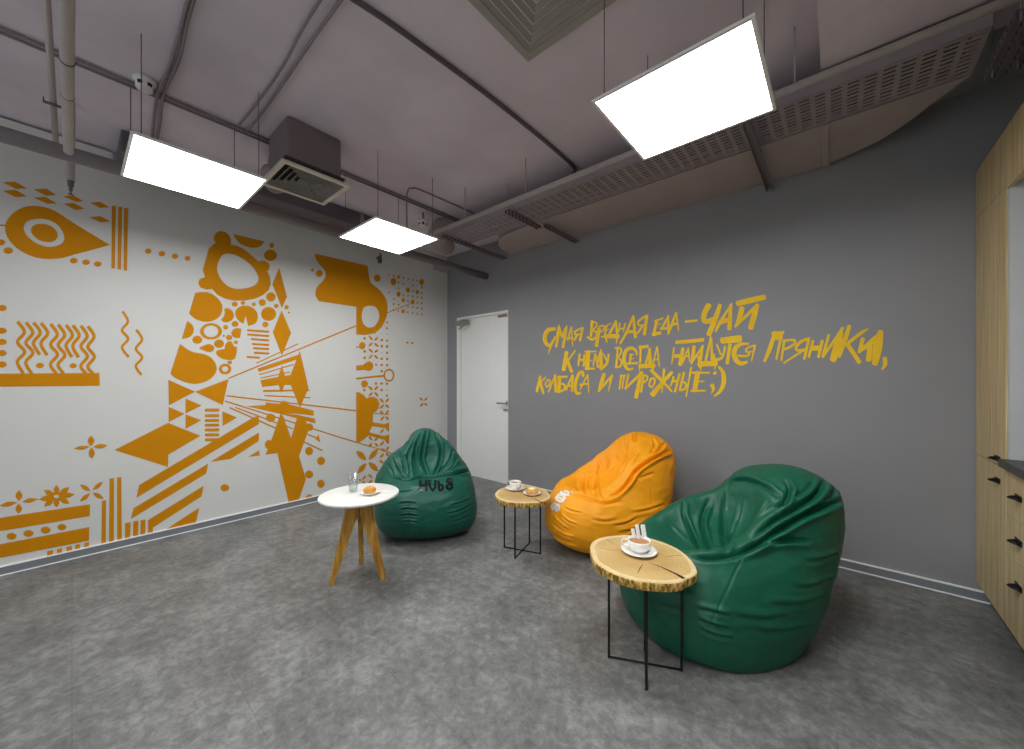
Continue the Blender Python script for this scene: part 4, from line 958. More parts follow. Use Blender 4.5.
'o': {'loc': [-1.3709,2.8129],'S': [1.0244,0.9022,1.0096],'ang': -2.1817,'P': {'c0': [-0.05,0,0.27],'add': [[[0.04,0,0.25],[0.48,0.45,0.28],0,0.1],[[-0.16,0,0.42],[0.3,0.38,0.36],-0.45,0.12],[[-0.32,0,0.66],[0.18,0.2,0.2],-0.3,0.12]],'sub': [[[0.17,0.02,0.69],[0.28,0.25,0.24],-0.45,0.05]]},'slump': [0,0,1,0,0,1,0,0,1,0,0,2,0,0,0,0,0,0,4,3,16,0,0,1,0,0,1,0,0,-1,0,0,-1,3,2,14,0,0,0,0,0,-2,2,2,7,0,0,0,0,0,2,-1,-1,-2,0,0,-2,5,4,17,0,0,0,0,0,-3,-2,-2,-5,0,0,-1,2,2,12,-1,-1,-1,0,0,-3,-1,-1,-2,0,0,0,0,0,-23,-4,-3,-8,0,0,-1,5,4,18,0,0,0,1,1,-5,-7,-6,-14,0,0,-1,0,0,1,-2,-2,-5,1,1,-2,-2,-2,-5,0,0,0,3,3,-30,-8,-7,-13,0,0,-1,4,3,17,-1,-1,-1,1,1,-4,-11,-9,-19,0,0,0,0,0,-19,-6,-5,-9,0,0,-1,0,0,0,0,0,0,2,2,-11,-11,-9,-16,0,0,-1,2,2,10,-3,-3,-5,1,1,-1,-11,-9,-20,0,0,0,3,3,-30,-6,-5,-7,0,0,0,2,2,7,-1,0,-1,2,2,-6,-12,-11,-17,0,0,0,0,0,-5,-3,-3,-4,0,0,0,-9,-8,-17,0,0,0,7,6,-28,-5,-4,-5,0,0,0,3,3,12,-2,-2,-3,0,0,-1,-13,-11,-18,0,0,0,1,1,-25,0,0,0,-1,-1,1,-4,-3,-9,0,0,-1,7,6,-18,-5,-4,-5,0,0,0,1,1,6,-1,-1,-1,-2,-1,2,-12,-10,-18,0,0,0,5,5,-26,4,4,4,-1,-1,1,0,0,1,-1,-1,-2,1,1,-1,-5,-4,-5,0,0,0,0,0,-14,4,3,3,-2,-2,2,-10,-8,-15,0,0,0,7,6,-18,7,6,6,-1,-1,1,2,2,9,1,1,1,-3,-3,4,-6,-5,-7,0,0,0,3,3,-22,7,6,5,-2,-1,1,-5,-4,-9,-1,-1,-1,1,1,-2,9,8,8,0,0,0,0,0,1,4,3,3,-4,-3,3,-7,-6,-9,0,0,0,6,5,-18,7,6,5,-1,-1,0,0,0,-1,1,1,1,-8,-7,10,7,6,7,0,0,0,1,1,-17,4,3,2,-2,-2,1,-6,-5,-9,0,0,0,1,1,-3,9,8,6,0,0,0,1,1,6,2,1,1,-7,-6,6,3,3,3,0,0,0,4,4,-16,4,4,2,-1,-1,0,-4,-3,-6,1,1,0,-9,-8,11,11,9,7,0,0,0,0,0,-5,2,2,1,-4,-3,2,-2,-2,-2,0,0,0,3,2,-5,5,4,3,0,0,0,0,0,0,1,1,0,-15,-13,14,10,9,8,0,0,0,2,2,-14,2,2,1,-1,-1,0,-3,-3,-4,0,0,0,-8,-7,10,6,5,3,0,0,0,1,1,4,1,0,0,-9,-8,6,7,6,6,0,0,0,4,3,-8,3,2,1,0,0,0,-3,-2,-4,0,0,0,-16,-13,14,7,6,4,0,0,0,0,0,-9,0,0,0,-2,-2,1,2,2,2,0,0,0,-5,-4,7,3,3,1,1,1,0,0,0,1,-2,-2,0,-16,-14,11,6,5,4,0,0,0,3,3,-9,-1,-1,0,1,0,0,-2,-1,-2,-1,-1,0,-14,-12,13,4,3,2,1,1,0,0,0,1,-6,-5,-1,-8,-7,4,5,5,4,0,0,0,-1,-1,2,-1,-1,0,1,1,0,-2,-2,-3,-4,-3,0,-16,-14,11,4,4,2,0,0,0,1,1,-8,-10,-8,-1,0,0,0,3,3,3,-1,-1,0,-12,-10,11,-1,-1,0,2,1,0,0,0,2,-9,-8,0,-11,-9,5,4,3,2,0,0,0,1,1,-2,-12,-10,-2,2,2,0,-1,-1,-1,-4,-3,1,-15,-13,10,1,1,0,2,1,0,0,0,-4,-16,-14,0,-6,-6,2,3,3,2,0,0,0,-8,-7,9,-12,-10,-2,4,3,0,-1,-1,-2,-10,-8,1,-10,-9,5,2,1,1,0,0,0,2,2,-5,-22,-19,-1,3,2,-1,3,3,2,-2,-2,1,-13,-11,9,-9,-8,-2,4,4,0,0,0,2,-18,-15,2,-6,-5,2,2,2,1,0,0,0,-4,-4,5,-24,-21,-1,7,6,-1,0,0,0,-8,-7,3,-9,-8,4,-4,-4,-1,1,1,0,1,1,-4,-26,-23,2,5,4,-1,2,2,1,0,0,0,-11,-9,8,-22,-19,-2,7,6,0,-1,-1,-1,-16,-14,5,-5,-4,2,-1,-1,0,0,0,0,-1,-1,1,-33,-29,2,10,9,-1,2,2,1,0,0,0,-7,-6,4,-18,-15,-2,2,2,1,0,0,0,-28,-24,6,6,5,-1,1,1,0,0,0,0,-8,-7,6,-35,-30,1,11,9,0,0,0,0,-11,-10,5,-3,-3,1,-12,-10,-1,0,0,0,1,1,-2,-38,-33,6,13,11,-1,1,1,1,0,0,0,-6,-5,3,-32,-27,0,4,4,1,0,0,0,-23,-20,9,7,6,-1,-5,-5,-1,0,0,0,-4,-4,4,-44,-38,6,14,12,1,1,1,1,0,0,0,-2,-2,1,-25,-21,-1,0,0,0,0,0,-2,-37,-32,11,16,14,-1,-1,0,0,0,0,0,-4,-3,2,-44,-37,4,7,6,1,0,0,0,-7,-6,4,8,7,-1,-17,-14,-1,0,0,-1,-2,-1,2,-50,-43,12,18,15,1,1,1,0,0,0,0,0,0,0,-38,-32,3,0,0,0,0,0,0,-30,-25,13,17,15,-1,-9,-8,-1,0,0,1,-3,-2,1,-54,-47,10,9,8,2,1,1,0,0,0,0,8,6,-1,-29,-25,1,-2,-1,-1,0,0,0,-47,-40,17,20,17,1,-3,-3,-1,0,0,0,0,0,0,-50,-43,8,0,0,0,0,0,0,-2,-2,1,17,15,-1,-21,-18,0,0,0,0,-2,-1,1,-58,-50,17,12,10,2,0,0,0,0,0,0,7,6,-1,-42,-36,6,-2,-2,-2,0,0,0,-30,-26,15,21,18,2,-12,-11,0,0,0,0,1,1,0,-61,-52,16,0,0,0,0,0,0,0,0,0,16,13,0,-32,-27,4,-1,-1,-1,-1,-1,0,-52,-45,22,13,11,3,-6,-5,0,0,0,0,5,5,0,-55,-47,13,-3,-3,-2,0,0,0,-1,-1,1,20,17,2,-22,-19,2,0,0,1,1,1,0,-64,-55,23,1,1,0,-2,-2,0,0,0,0,12,10,0,-44,-38,9,-2,-2,-3,0,0,0,-20,-17,11,14,12,3,-14,-12,1,0,0,0,4,3,0,-63,-54,20,-3,-3,-2,0,0,0,0,0,0,17,15,2,-33,-28,6,0,0,0,0,0,0,-56,-48,27,1,1,0,-7,-6,0,0,0,0,8,7,1,-55,-47,16,-5,-4,-4,0,0,0,-1,-1,0,12,11,3,-23,-20,4,0,0,0,2,2,0,-63,-54,27,-3,-3,-2,-3,-2,0,0,0,0,11,10,2,-43,-37,12,-1,-1,-2,0,0,0,-6,-5,3,1,1,0,-14,-12,2,0,0,0,4,4,1,-61,-52,23,-5,-5,-4,-1,0,0,0,0,0,9,8,2,-32,-28,9,0,0,2,1,0,0,-37,-32,20,-3,-3,-2,-7,-6,2,0,0,0,6,5,1,-52,-44,19,-2,-2,-3,0,0,0,0,0,0,1,1,0,-22,-19,6,0,0,0,1,1,0,-59,-51,29,-6,-5,-5,-2,-2,1,0,0,0,5,4,1,-40,-34,15,0,0,1,0,0,0,-3,-3,2,-3,-3,-2,-12,-11,4,0,0,0,2,2,1,-55,-47,25,-5,-5,-6,0,0,0,0,0,0,0,0,0,-29,-25,11,0,0,4,0,0,0,-14,-12,8,-7,-6,-5,-5,-4,2,0,0,0,1,1,0,-45,-38,20,-1,-1,-1,0,0,0,0,0,0,-3,-3,-2,-18,-15,7,0,0,0,0,0,0,-29,-25,16,-7,-6,-7,0,0,0,0,0,0,-1,0,0,-34,-29,15,1,1,3,0,0,0,-1,-1,1,-7,-6,-5,-6,-5,3,0,0,0,0,0,0,-30,-26,16,-3,-3,-5,0,0,0,0,0,0,-4,-3,-2,-21,-18,10,0,0,0,-1,-1,0,-3,-3,2,-9,-8,-8,0,0,0,0,0,0,-1,-1,-1,-22,-19,12,1,1,2,0,0,0,0,0,0,-8,-6,-5,-4,-4,2,0,0,0,-1,-1,-1,-4,-4,3,-4,-4,-5,0,0,0,0,0,0,-5,-4,-3,-11,-9,6,1,1,6,-1,-1,-1,0,0,0,-9,-8,-8,0,0,0,0,0,0,-3,-2,-2,-3,-3,2,0,0,-1,0,0,0,0,0,0,-7,-6,-5,-1,-1,1,0,0,0,-1,-1,-1,-1,-1,1,-6,-5,-7,0,0,0,0,0,0,-5,-4,-3,-2,-2,1,1,1,5,0,0,0,0,0,0,-10,-8,-8,0,0,0,0,0,0,-3,-2,-2,-1,-1,1,-2,-2,-3,0,0,0,0,0,0,-7,-6,-5,-1,-1,0,0,0,2,-1,-1,-1,0,0,0,-7,-6,-8,0,0,0,0,0,0,-4,-4,-3,-1,-1,0,1,1,3,0,0,0,0,0,0,-9,-8,-8,0,0,0,0,0,0,-2,-2,-2,0,0,0,-4,-3,-6,0,0,0,0,0,0,-7,-6,-5,0,0,0,1,1,8,0,0,0,0,0,0,-8,-7,-9,0,0,0,0,0,0,-4,-3,-4,0,0,0,0,0,1,0,0,0,0,0,0,-9,-7,-8,0,0,0,0,0,0,-1,-1,-1,0,0,0,-4,-4,-6,0,0,0,0,0,0,-6,-5,-6,0,0,0,1,1,6,0,0,1,0,0,0,-7,-6,-8,0,0,0,0,0,0,-2,-2,-3,0,0,0,0,0,-1,0,0,0,0,0,0,-7,-6,-7,0,0,0,0,0,5,0,0,0,0,0,0,-4,-4,-6,0,0,0,0,0,0,-4,-3,-4,0,0,0,2,1,5,0,0,1,0,0,0,-6,-5,-7,0,0,0,0,0,0,-1,-1,-2,0,0,0,-1,-1,-2,0,0,0,0,0,0,-5,-4,-6,0,0,0,1,1,9,0,0,1,0,0,0,-4,-4,-6,0,0,0,0,0,0,-2,-2,-2,0,0,0,1,1,3,0,0,0,0,0,0,-4,-4,-5,0,0,0,0,0,0,0,0,0,0,0,0,-1,-1,-3,0,0,0,0,0,0,-3,-2,-3,0,0,0,1,1,6,0,0,1,0,0,0,-4,-3,-5,0,0,0,0,0,0,-1,-1,-1,0,0,0,1,1,2,0,0,0,0,0,0,-3,-3,-4,0,0,0,0,0,7,0,0,1,0,0,0,-1,-1,-2,0,0,0,0,0,0,-2,-1,-3,0,0,0,1,1,6,0,0,0,0,0,0,-3,-2,-4,0,0,0,0,0,0,0,0,0,0,0,0,1,0,1,0,0,0,0,0,0,-2,-2,-3,0,0,0,1,1,9,0,0,2,0,0,0,-1,-1,-2,0,0,0,0,0,0,0,0,0,0,0,0,2,1,6,0,0,0,0,0,0,-1,-1,-2,0,0,0,0,0,1,0,0,2,0,0,0,0,0,1,0,0,0,0,0,0,0,0,-1,0,0,0,1,1,8,0,0,1,0,0,0,0,0,-1,0,0,0,0,0,0,0,0,1,0,0,0,1,1,5,0,0,0,0,0,0,0,0,0,0,0,0,0,0,5,0,0,2,0,0,0,1,0,2,0,0,0,0,0,0,0,0,1,0,0,0,1,1,6,0,0,0,0,0,0,0,0,1,0,0,0,0,0,0,0,0,2,0,0,0,1,1,4,0,0,0,0,0,0,0,0,1,0,0,0,1,1,8,0,0,2,0,0,0,1,1,2,0,0,0,0,0,0,1,1,2,0,0,0,1,1,5,0,0,0,0,0,0,1,1,2,0,0,0,0,0,1,0,0,3,0,0,0,1,1,4,0,0,0,0,0,0,1,1,2,0,0,0,1,1,7,0,0,0,0,0,0,1,1,3,0,0,0,0,0,0,0,0,3,0,0,0,1,1,5,0,0,0,0,0,0,1,1,3,0,0,0,0,0,2,0,0,2,0,0,0,1,1,4,0,0,0,0,0,0,1,0,3,0,0,0,1,1,7,0,0,0,0,0,0,1,1,3,0,0,0,0,0,0,0,0,4,0,0,0,1,1,5,0,0,0,0,0,0,1,1,3,0,0,0,0,0,4,0,0,0,0,0,0,1,1,4,0,0,0,0,0,0,0,0,4,0,0,0,1,1,6,0,0,0,0,0,0,1,1,4,0,0,0,0,0,0,0,0,1,0,0,0,1,1,6,0,0,0,0,0,0,1,0,4,0,0,0,0,0,3,0,0,0,0,0,0,1,1,5,0,0,0,0,0,0,0,0,3,0,0,0,0,0,6,0,0,0,0,0,0,0,0,5,0,0,0,0,0,0,0,0,0,0,0,0,0,0,6,0,0,0,0,0,0,0,0,2,0,0,0,0,0,1,0,0,0,0,0,0,0,0,4,0,0,0,0,0,0,0,0,0,0,0,0,0,0,1,0,0,0,0,0,0,0,0,0,0,0,0,0,0,0,0,0,0,0,0,0,0,0,0,0,0,0,0,0,0,0,0,0,0,0,0]},
'r': {'loc': [-0.4677,2.3213],'S': [0.9651,0.8678,1.0581],'ang': -2.1817,'P': {'c0': [-0.05,0,0.27],'add': [[[0.08,0.0,0.18],[0.5,0.46,0.34],0,0.1],[[-0.22,0,0.4],[0.36,0.42,0.32],-0.45,0.12],[[-0.4,0,0.56],[0.2,0.28,0.2],-0.3,0.12]],'sub': [[[0.19,0.02,0.69],[0.32,0.27,0.27],-0.4,0.05]]},'slump': [0,0,-11,0,0,-7,0,0,-10,0,0,-13,0,0,-4,1,1,-14,-1,-1,-8,0,0,-6,1,1,-18,-1,-1,-4,1,1,-11,-1,0,-18,0,0,-3,2,2,-16,-2,-2,-11,1,0,-9,2,1,-26,-1,-1,-3,2,2,-11,-2,-2,-18,0,0,-4,3,3,-20,-2,-2,-9,1,1,-9,0,0,-44,0,0,-2,3,2,-12,-3,-2,-14,0,0,-6,4,4,-33,-2,-2,-6,2,2,-9,-2,-2,-25,0,0,-2,4,3,-16,-3,-2,-9,1,1,-8,4,4,-65,-1,-1,-3,2,2,-9,-3,-2,-15,0,0,-3,6,5,-28,-2,-2,-6,2,1,-7,-1,-1,-41,0,0,-2,3,3,-10,-3,-3,-10,1,1,-7,9,8,-69,-1,-1,-3,2,2,-6,-2,-2,-16,0,0,-1,5,4,-19,-2,-2,-6,1,1,-6,3,2,-64,-1,-1,-2,2,2,-6,-4,-3,-13,0,0,-4,12,10,-54,-2,-1,-3,1,1,-4,-2,-2,-27,0,0,-1,3,3,-9,-3,-2,-6,1,1,-6,9,8,-74,-1,-1,-2,1,1,-2,-4,-3,-16,0,0,-2,9,8,-32,-2,-2,-3,1,1,-4,0,0,-51,-1,-1,-1,1,1,-2,-3,-3,-8,1,0,-5,12,11,-59,0,0,0,0,0,0,-3,-2,-18,0,0,-1,4,3,-10,-2,-2,-4,1,1,-4,6,6,-76,0,0,0,-1,-1,2,-4,-3,-11,0,0,-2,11,9,-35,2,2,3,0,0,0,-2,-2,-31,0,0,-1,-1,-1,2,-3,-2,-5,1,1,-4,12,10,-66,3,2,3,-2,-2,4,-4,-3,-16,0,0,-1,4,3,-10,3,3,4,0,0,-1,2,2,-63,1,1,1,-4,-3,8,-3,-2,-6,0,0,-4,12,10,-41,6,5,8,-2,-2,4,-2,-2,-17,0,0,-1,-5,-4,11,2,1,2,1,1,-2,10,9,-74,4,3,5,-5,-4,8,-3,-3,-10,0,0,-1,5,4,-12,9,8,11,-1,-1,3,-1,-1,-39,1,1,1,-10,-9,18,-1,-1,-2,1,1,-3,12,10,-48,8,7,8,-5,-4,8,-3,-3,-14,0,0,-1,-6,-6,13,10,9,12,-1,0,1,6,5,-70,4,3,4,-9,-8,15,-3,-2,-5,0,0,-2,6,5,-17,12,10,12,-4,-3,6,-2,-2,-18,1,1,1,-16,-14,28,6,5,8,0,0,-1,12,10,-57,7,6,6,-7,-6,11,-3,-3,-8,0,0,-1,-6,-5,12,15,13,14,-3,-2,4,1,0,-47,3,3,3,-19,-16,27,1,0,1,0,0,-3,9,7,-26,12,10,9,-6,-5,8,-3,-2,-13,0,0,0,-18,-15,30,14,12,15,-1,-1,2,9,8,-62,5,4,3,-12,-10,16,-2,-2,-4,0,0,-1,-3,-2,6,16,13,12,-4,-4,6,-2,-1,-21,2,2,2,-24,-20,33,9,8,11,0,0,0,10,9,-36,3,2,2,-8,-7,9,-2,-2,-7,0,0,0,-17,-15,29,17,15,14,-3,-2,4,4,3,-54,1,1,0,-23,-20,27,2,1,3,0,0,-2,1,1,-3,2,2,2,-6,-5,6,-2,-2,-11,1,1,1,-25,-21,34,15,13,14,-2,-1,2,10,8,-44,-3,-3,-2,-12,-10,13,-2,-1,-4,0,0,0,-14,-12,26,6,5,4,-4,-3,4,-1,-1,-27,-1,-1,-1,-26,-22,30,10,8,11,0,0,0,5,4,-14,-7,-6,-3,-6,-5,6,-2,-2,-6,1,1,1,-24,-21,34,14,12,10,-2,-2,3,7,6,-47,-5,-4,-2,-20,-17,20,2,2,3,0,0,0,-10,-8,19,-8,-7,-4,-3,-3,3,-1,-1,-8,-1,-1,-1,-26,-23,30,14,12,12,-1,-1,2,7,6,-24,-10,-8,-3,-8,-7,7,-1,-1,-3,0,0,0,-22,-19,33,-4,-3,-2,-2,-2,2,1,1,-34,-5,-5,-2,-20,-17,19,9,7,9,0,0,0,-3,-3,7,-14,-12,-5,-3,-3,3,-2,-1,-6,-1,-1,0,-26,-22,30,5,5,3,-1,-1,1,7,6,-32,-11,-9,-3,-13,-11,10,2,1,2,0,0,0,-19,-17,30,-15,-13,-6,-2,-2,1,-1,-1,-11,-5,-4,-1,-19,-16,18,12,11,10,-1,0,0,2,2,-5,-17,-15,-4,-8,-7,6,-1,-1,-2,-1,-1,0,-24,-21,29,-11,-9,-5,-1,-1,1,4,3,-33,-10,-9,-1,-13,-11,10,7,6,7,0,0,0,-13,-11,23,-22,-18,-5,-4,-4,2,-1,-1,-5,-3,-3,0,-19,-16,18,0,0,0,0,0,0,5,4,-16,-16,-14,-2,-10,-8,6,1,1,1,0,0,0,-22,-19,29,-20,-18,-6,-1,-1,0,0,0,-17,-8,-7,0,-12,-11,10,9,8,7,0,0,0,-7,-6,13,-23,-20,-3,-4,-3,2,-1,-1,-2,-2,-2,0,-18,-16,18,-13,-11,-5,0,0,0,5,4,-22,-14,-12,0,-10,-9,6,5,5,6,0,0,0,-19,-16,26,-27,-23,-5,0,0,0,-1,-1,-4,-5,-5,1,-12,-10,9,-4,-3,-2,0,0,0,0,0,0,-21,-18,0,-3,-3,1,0,0,0,-1,0,0,-18,-16,19,-24,-20,-6,1,1,0,2,2,-20,-11,-9,2,-10,-9,6,6,5,4,0,0,0,-14,-12,21,-27,-23,-1,1,1,0,-1,-1,-2,-3,-2,1,-11,-9,9,-14,-12,-5,0,0,0,3,3,-10,-18,-15,2,-3,-2,1,4,3,4,0,0,0,-18,-16,20,-29,-25,-3,1,1,0,0,0,-6,-7,-6,2,-9,-8,6,-5,-4,-2,0,0,0,-8,-7,14,-25,-21,2,2,1,-1,0,0,0,-1,-1,1,-10,-9,9,-24,-20,-4,0,0,0,3,3,-15,-13,-11,3,-3,-2,1,3,3,2,0,0,0,-15,-13,18,-30,-25,1,2,2,0,0,0,-2,-3,-3,2,-8,-7,5,-14,-12,-4,0,0,0,-1,-1,3,-21,-18,4,2,2,-1,3,2,3,0,0,1,-10,-8,9,-28,-24,-1,1,0,0,0,0,-10,-8,-7,3,-3,-2,1,-5,-4,-2,0,0,0,-12,-10,16,-28,-24,4,3,2,0,0,0,-1,-2,-2,2,-7,-6,5,-22,-19,-3,0,0,0,2,2,-5,-15,-13,5,2,2,-1,2,2,1,0,0,-2,-9,-8,9,-30,-26,2,1,1,0,0,0,-2,-4,-3,3,-2,-2,1,-12,-11,-3,1,1,1,-8,-6,12,-22,-19,6,3,3,-1,2,1,2,-1,-1,2,-6,-5,4,-26,-22,0,-1,-1,0,1,1,-8,-9,-8,4,2,2,-1,-4,-4,-2,0,0,1,-9,-8,9,-28,-24,6,2,1,0,0,0,0,-4,-3,3,-3,-2,1,-18,-16,-1,1,1,1,-2,-2,4,-15,-13,6,3,3,-1,1,1,1,1,1,-3,-5,-4,4,-28,-24,4,-1,-1,0,0,0,-3,-6,-5,4,2,1,-1,-10,-9,-2,1,1,2,-8,-7,9,-22,-19,7,2,2,0,1,1,1,-2,-2,3,-3,-2,1,-22,-19,1,1,1,1,1,1,-2,-9,-8,5,3,2,-1,-4,-3,-1,0,0,-2,-4,-3,3,-25,-22,7,-2,-1,0,0,0,0,-5,-5,5,1,1,0,-15,-13,0,2,1,2,-5,-5,7,-15,-13,7,2,2,0,0,0,0,1,1,-3,-2,-2,1,-24,-21,5,1,1,1,1,0,-4,-8,-7,6,2,2,0,-8,-7,-1,1,1,3,-4,-3,3,-20,-17,8,-2,-2,0,0,0,0,-3,-3,4,1,1,0,-19,-16,2,2,2,2,-2,-2,3,-10,-8,6,3,2,0,-3,-3,-1,1,1,-7,-2,-2,1,-22,-19,7,0,0,0,0,0,0,-7,-6,7,2,2,0,-12,-10,0,2,2,5,-3,-2,3,-14,-12,7,-2,-2,0,0,0,0,1,1,-2,1,1,0,-19,-16,5,3,3,3,0,0,-1,-10,-9,8,3,2,0,-6,-5,0,0,0,-1,-2,-1,1,-17,-15,8,-1,-1,0,0,0,0,-4,-4,6,2,1,0,-14,-12,3,2,2,4,-2,-2,2,-11,-10,8,-2,-2,0,-2,-2,-1,3,2,-11,0,0,0,-17,-15,7,3,3,2,0,0,-1,-9,-8,9,2,2,0,-9,-8,1,2,1,7,-1,-1,1,-12,-11,7,-2,-1,-1,0,0,0,1,1,-2,1,1,0,-14,-12,5,4,3,4,-1,-1,2,-12,-10,10,-2,-2,0,-5,-4,0,1,0,-7,0,0,0,-14,-12,7,3,2,1,0,0,0,-5,-5,7,2,2,0,-10,-9,3,4,3,9,-1,-1,0,-13,-11,9,-2,-2,-1,-2,-1,0,4,4,-13,1,1,0,-13,-11,6,5,4,5,0,0,0,-11,-9,12,-2,-1,0,-6,-5,1,0,0,2,0,0,0,-12,-10,8,3,2,1,0,0,0,1,1,-2,1,1,0,-10,-9,4,4,3,7,0,0,0,-13,-11,12,-2,-2,-1,-3,-3,0,3,2,-16,1,1,0,-11,-9,6,6,5,5,0,0,0,-6,-5,9,-2,-1,0,-7,-6,2,3,2,11,0,0,0,-13,-11,11,2,2,1,-1,-1,0,5,4,-14,1,1,0,-9,-8,5,5,4,7,0,0,0,-12,-10,13,-2,-2,0,-4,-3,1,0,0,-6,1,1,0,-12,-10,8,6,5,4,0,0,0,1,1,-1,-1,-1,0,-7,-6,3,5,5,14,0,0,0,-14,-12,14,2,1,1,-2,-2,1,5,4,-23,0,0,0,-9,-8,6,5,5,6,0,0,0,-7,-6,9,-2,-1,0,-4,-4,2,1,1,6,0,0,0,-13,-12,12,5,4,3,0,0,0,5,5,-13,-1,-1,0,-6,-5,4,5,4,10,0,0,0,-12,-10,14,1,1,1,-2,-2,1,1,1,-15,0,0,0,-11,-10,9,5,4,5,0,0,0,1,1,-1,-1,-1,0,-4,-4,3,3,3,13,0,0,0,-14,-12,14,3,3,2,-1,-1,0,6,6,-20,-1,-1,0,-9,-7,6,4,3,6,0,0,0,-6,-5,9,1,1,0,-2,-2,2,0,0,0,0,0,0,-13,-11,12,4,4,4,0,0,0,6,5,-13,-1,-1,0,-6,-5,4,4,3,11,0,0,0,-11,-10,14,2,2,1,-1,-1,1,3,2,0,0,0,0,-11,-9,10,4,3,5,0,0,0,1,1,-2,1,1,0,-4,-3,3,1,1,6,0,0,0,-12,-11,14,4,3,3,-1,-1,1,7,6,-1,0,0,0,-8,-7,7,4,3,8,0,0,0,-5,-4,7,2,1,1,-2,-2,2,0,0,0,0,0,0,-11,-10,12,3,3,4,0,0,0,5,4,0,1,1,0,-5,-5,5,2,2,8,0,0,0,-8,-7,11,3,2,2,-1,-1,1,3,3,0,1,0,0,-9,-7,9,3,2,5,0,0,0,2,1,0,2,1,1,-3,-3,3,0,0,0,0,0,0,-9,-8,11,2,2,3,0,0,0,5,5,0,1,1,0,-6,-5,6,2,2,7,0,0,0,-2,-2,3,2,2,2,-2,-1,2,1,1,0,1,0,0,-7,-6,9,2,2,3,0,0,0,4,3,0,1,1,1,-4,-3,4,1,1,4,0,0,0,-4,-3,6,2,2,2,0,0,0,3,3,0,1,1,1,-5,-5,7,2,2,6,0,0,0,2,2,0,2,2,2,-2,-2,2,0,0,0,1,0,1,-4,-4,6,2,1,3,0,0,0,4,4,0,1,1,1,-3,-3,4,1,1,6,0,0,0,0,0,0,2,1,2,0,0,0,1,1,0,1,1,1,-3,-3,5,2,2,5,0,0,0,3,3,0,1,1,1,-1,-1,2,0,0,1,0,0,1,-1,-1,2,1,1,2,1,0,0,3,3,0,1,1,1,-2,-2,3,1,1,5,0,0,1,2,2,0,1,1,2,0,0,0,0,0,0,1,0,1,-1,-1,2,2,2,4,0,0,0,3,3,0,1,1,1,-1,0,1,0,0,3,0,0,1,1,1,0,1,1,2,1,1,0,1,1,0,1,1,1,0,0,1,1,1,5,0,0,0,3,3,0,1,1,2,0,0,0,0,0,0,0,0,1,1,1,0,2,1,3,0,0,0,2,2,0,1,1,1,0,0,0,1,1,4,0,0,1,2,2,0,1,1,2,1,1,0,0,0,0,1,0,1,1,1,0,1,1,4,0,0,0,3,2,0,1,1,1,1,1,0,0,0,0,0,0,1,2,2,0,1,1,3,1,1,0,1,1,0,1,1,1,1,1,0,1,1,3,0,0,0,2,2,0,1,1,2,1,1,0,0,0,0,1,0,2,2,1,0,1,1,3,0,0,0,2,1,0,1,1,2,1,1,0,0,0,1,0,0,1,2,2,0,1,1,3,1,1,0,0,0,0,1,1,2,2,1,0,1,0,3,0,0,0,2,1,0,1,1,2,1,1,0,0,0,0,0,0,1,2,1,0,1,1,3,0,0,0,1,0,0,1,1,2,1,1,0,0,0,1,0,0,0,1,1,0,1,0,2,1,0,0,0,0,0,0,0,1,1,1,0,0,0,2,0,0,0,0,0,0,0,0,2,1,0,0,0,0,0,0,0,0,1,0,0,0,0,1,0,0,0,0,0,0,0,0,0,0,0,0]}}

G = lambda pts: zm(300, 400, 3.745, pts)
O = lambda pts: zm(480, 410, 4.655, pts)
Q = lambda pts: zm(600, 450, 3.12, pts)
folds_g = [
    (G([(335, 292), (370, 296), (402, 300), (450, 292), (520, 290), (600, 272), (638, 264)]), .016, .020, .6),
    (G([(380, 285), (402, 292), (415, 286)]), .018, .022, .2),
    (G([(475, 108), (462, 170), (455, 230), (478, 288)]), .013, .017, .7),
    (G([(505, 120), (525, 180), (520, 235), (498, 288)]), .014, .018, .7),
    (G([(440, 118), (412, 180), (405, 235), (412, 284)]), .013, .016, .7),
    (G([(458, 120), (432, 180), (432, 240), (440, 286)]), .010, .012, .6),
    (G([(368, 188), (385, 225), (398, 280)]), .012, .014, .7),
    (G([(345, 215), (360, 250), (385, 285)]), .010, .010, .6),
    (G([(575, 185), (550, 240), (505, 285)]), .012, .014, .7),
    (G([(590, 215), (570, 250), (530, 284)]), .010, .010, .6),
    (G([(430, 125), (470, 112), (505, 125), (540, 150)]), .010, .010, .6),
    (G([(415, 145), (395, 165), (372, 178)]), .010, .010, .5),
    (G([(325, 235), (345, 270), (350, 290)]), .010, .008, .5),
    (G([(320, 335), (370, 345), (425, 340)]), .010, .006, .6),
    (G([(370, 390), (400, 385), (435, 388)]), .008, .008, .8),
    (G([(372, 412), (405, 408), (440, 412)]), .008, .008, .8),
    (G([(375, 435), (405, 430), (442, 436)]), .008, .009, .8),
    (G([(380, 458), (410, 455), (440, 462)]), .008, .009, .8),
    (G([(545, 430), (600, 415), (645, 390)]), .010, .006, .7),
    (G([(560, 395), (605, 385), (640, 365)]), .008, .005, .7),
    (G([(560, 460), (600, 450), (640, 430)]), .010, .006, .7),
]
seams_g = [(G([(545, 145), (580, 180), (610, 215), (632, 262)]),), (G([(455, 330), (420, 360), (405, 420), (405, 500)]),)]
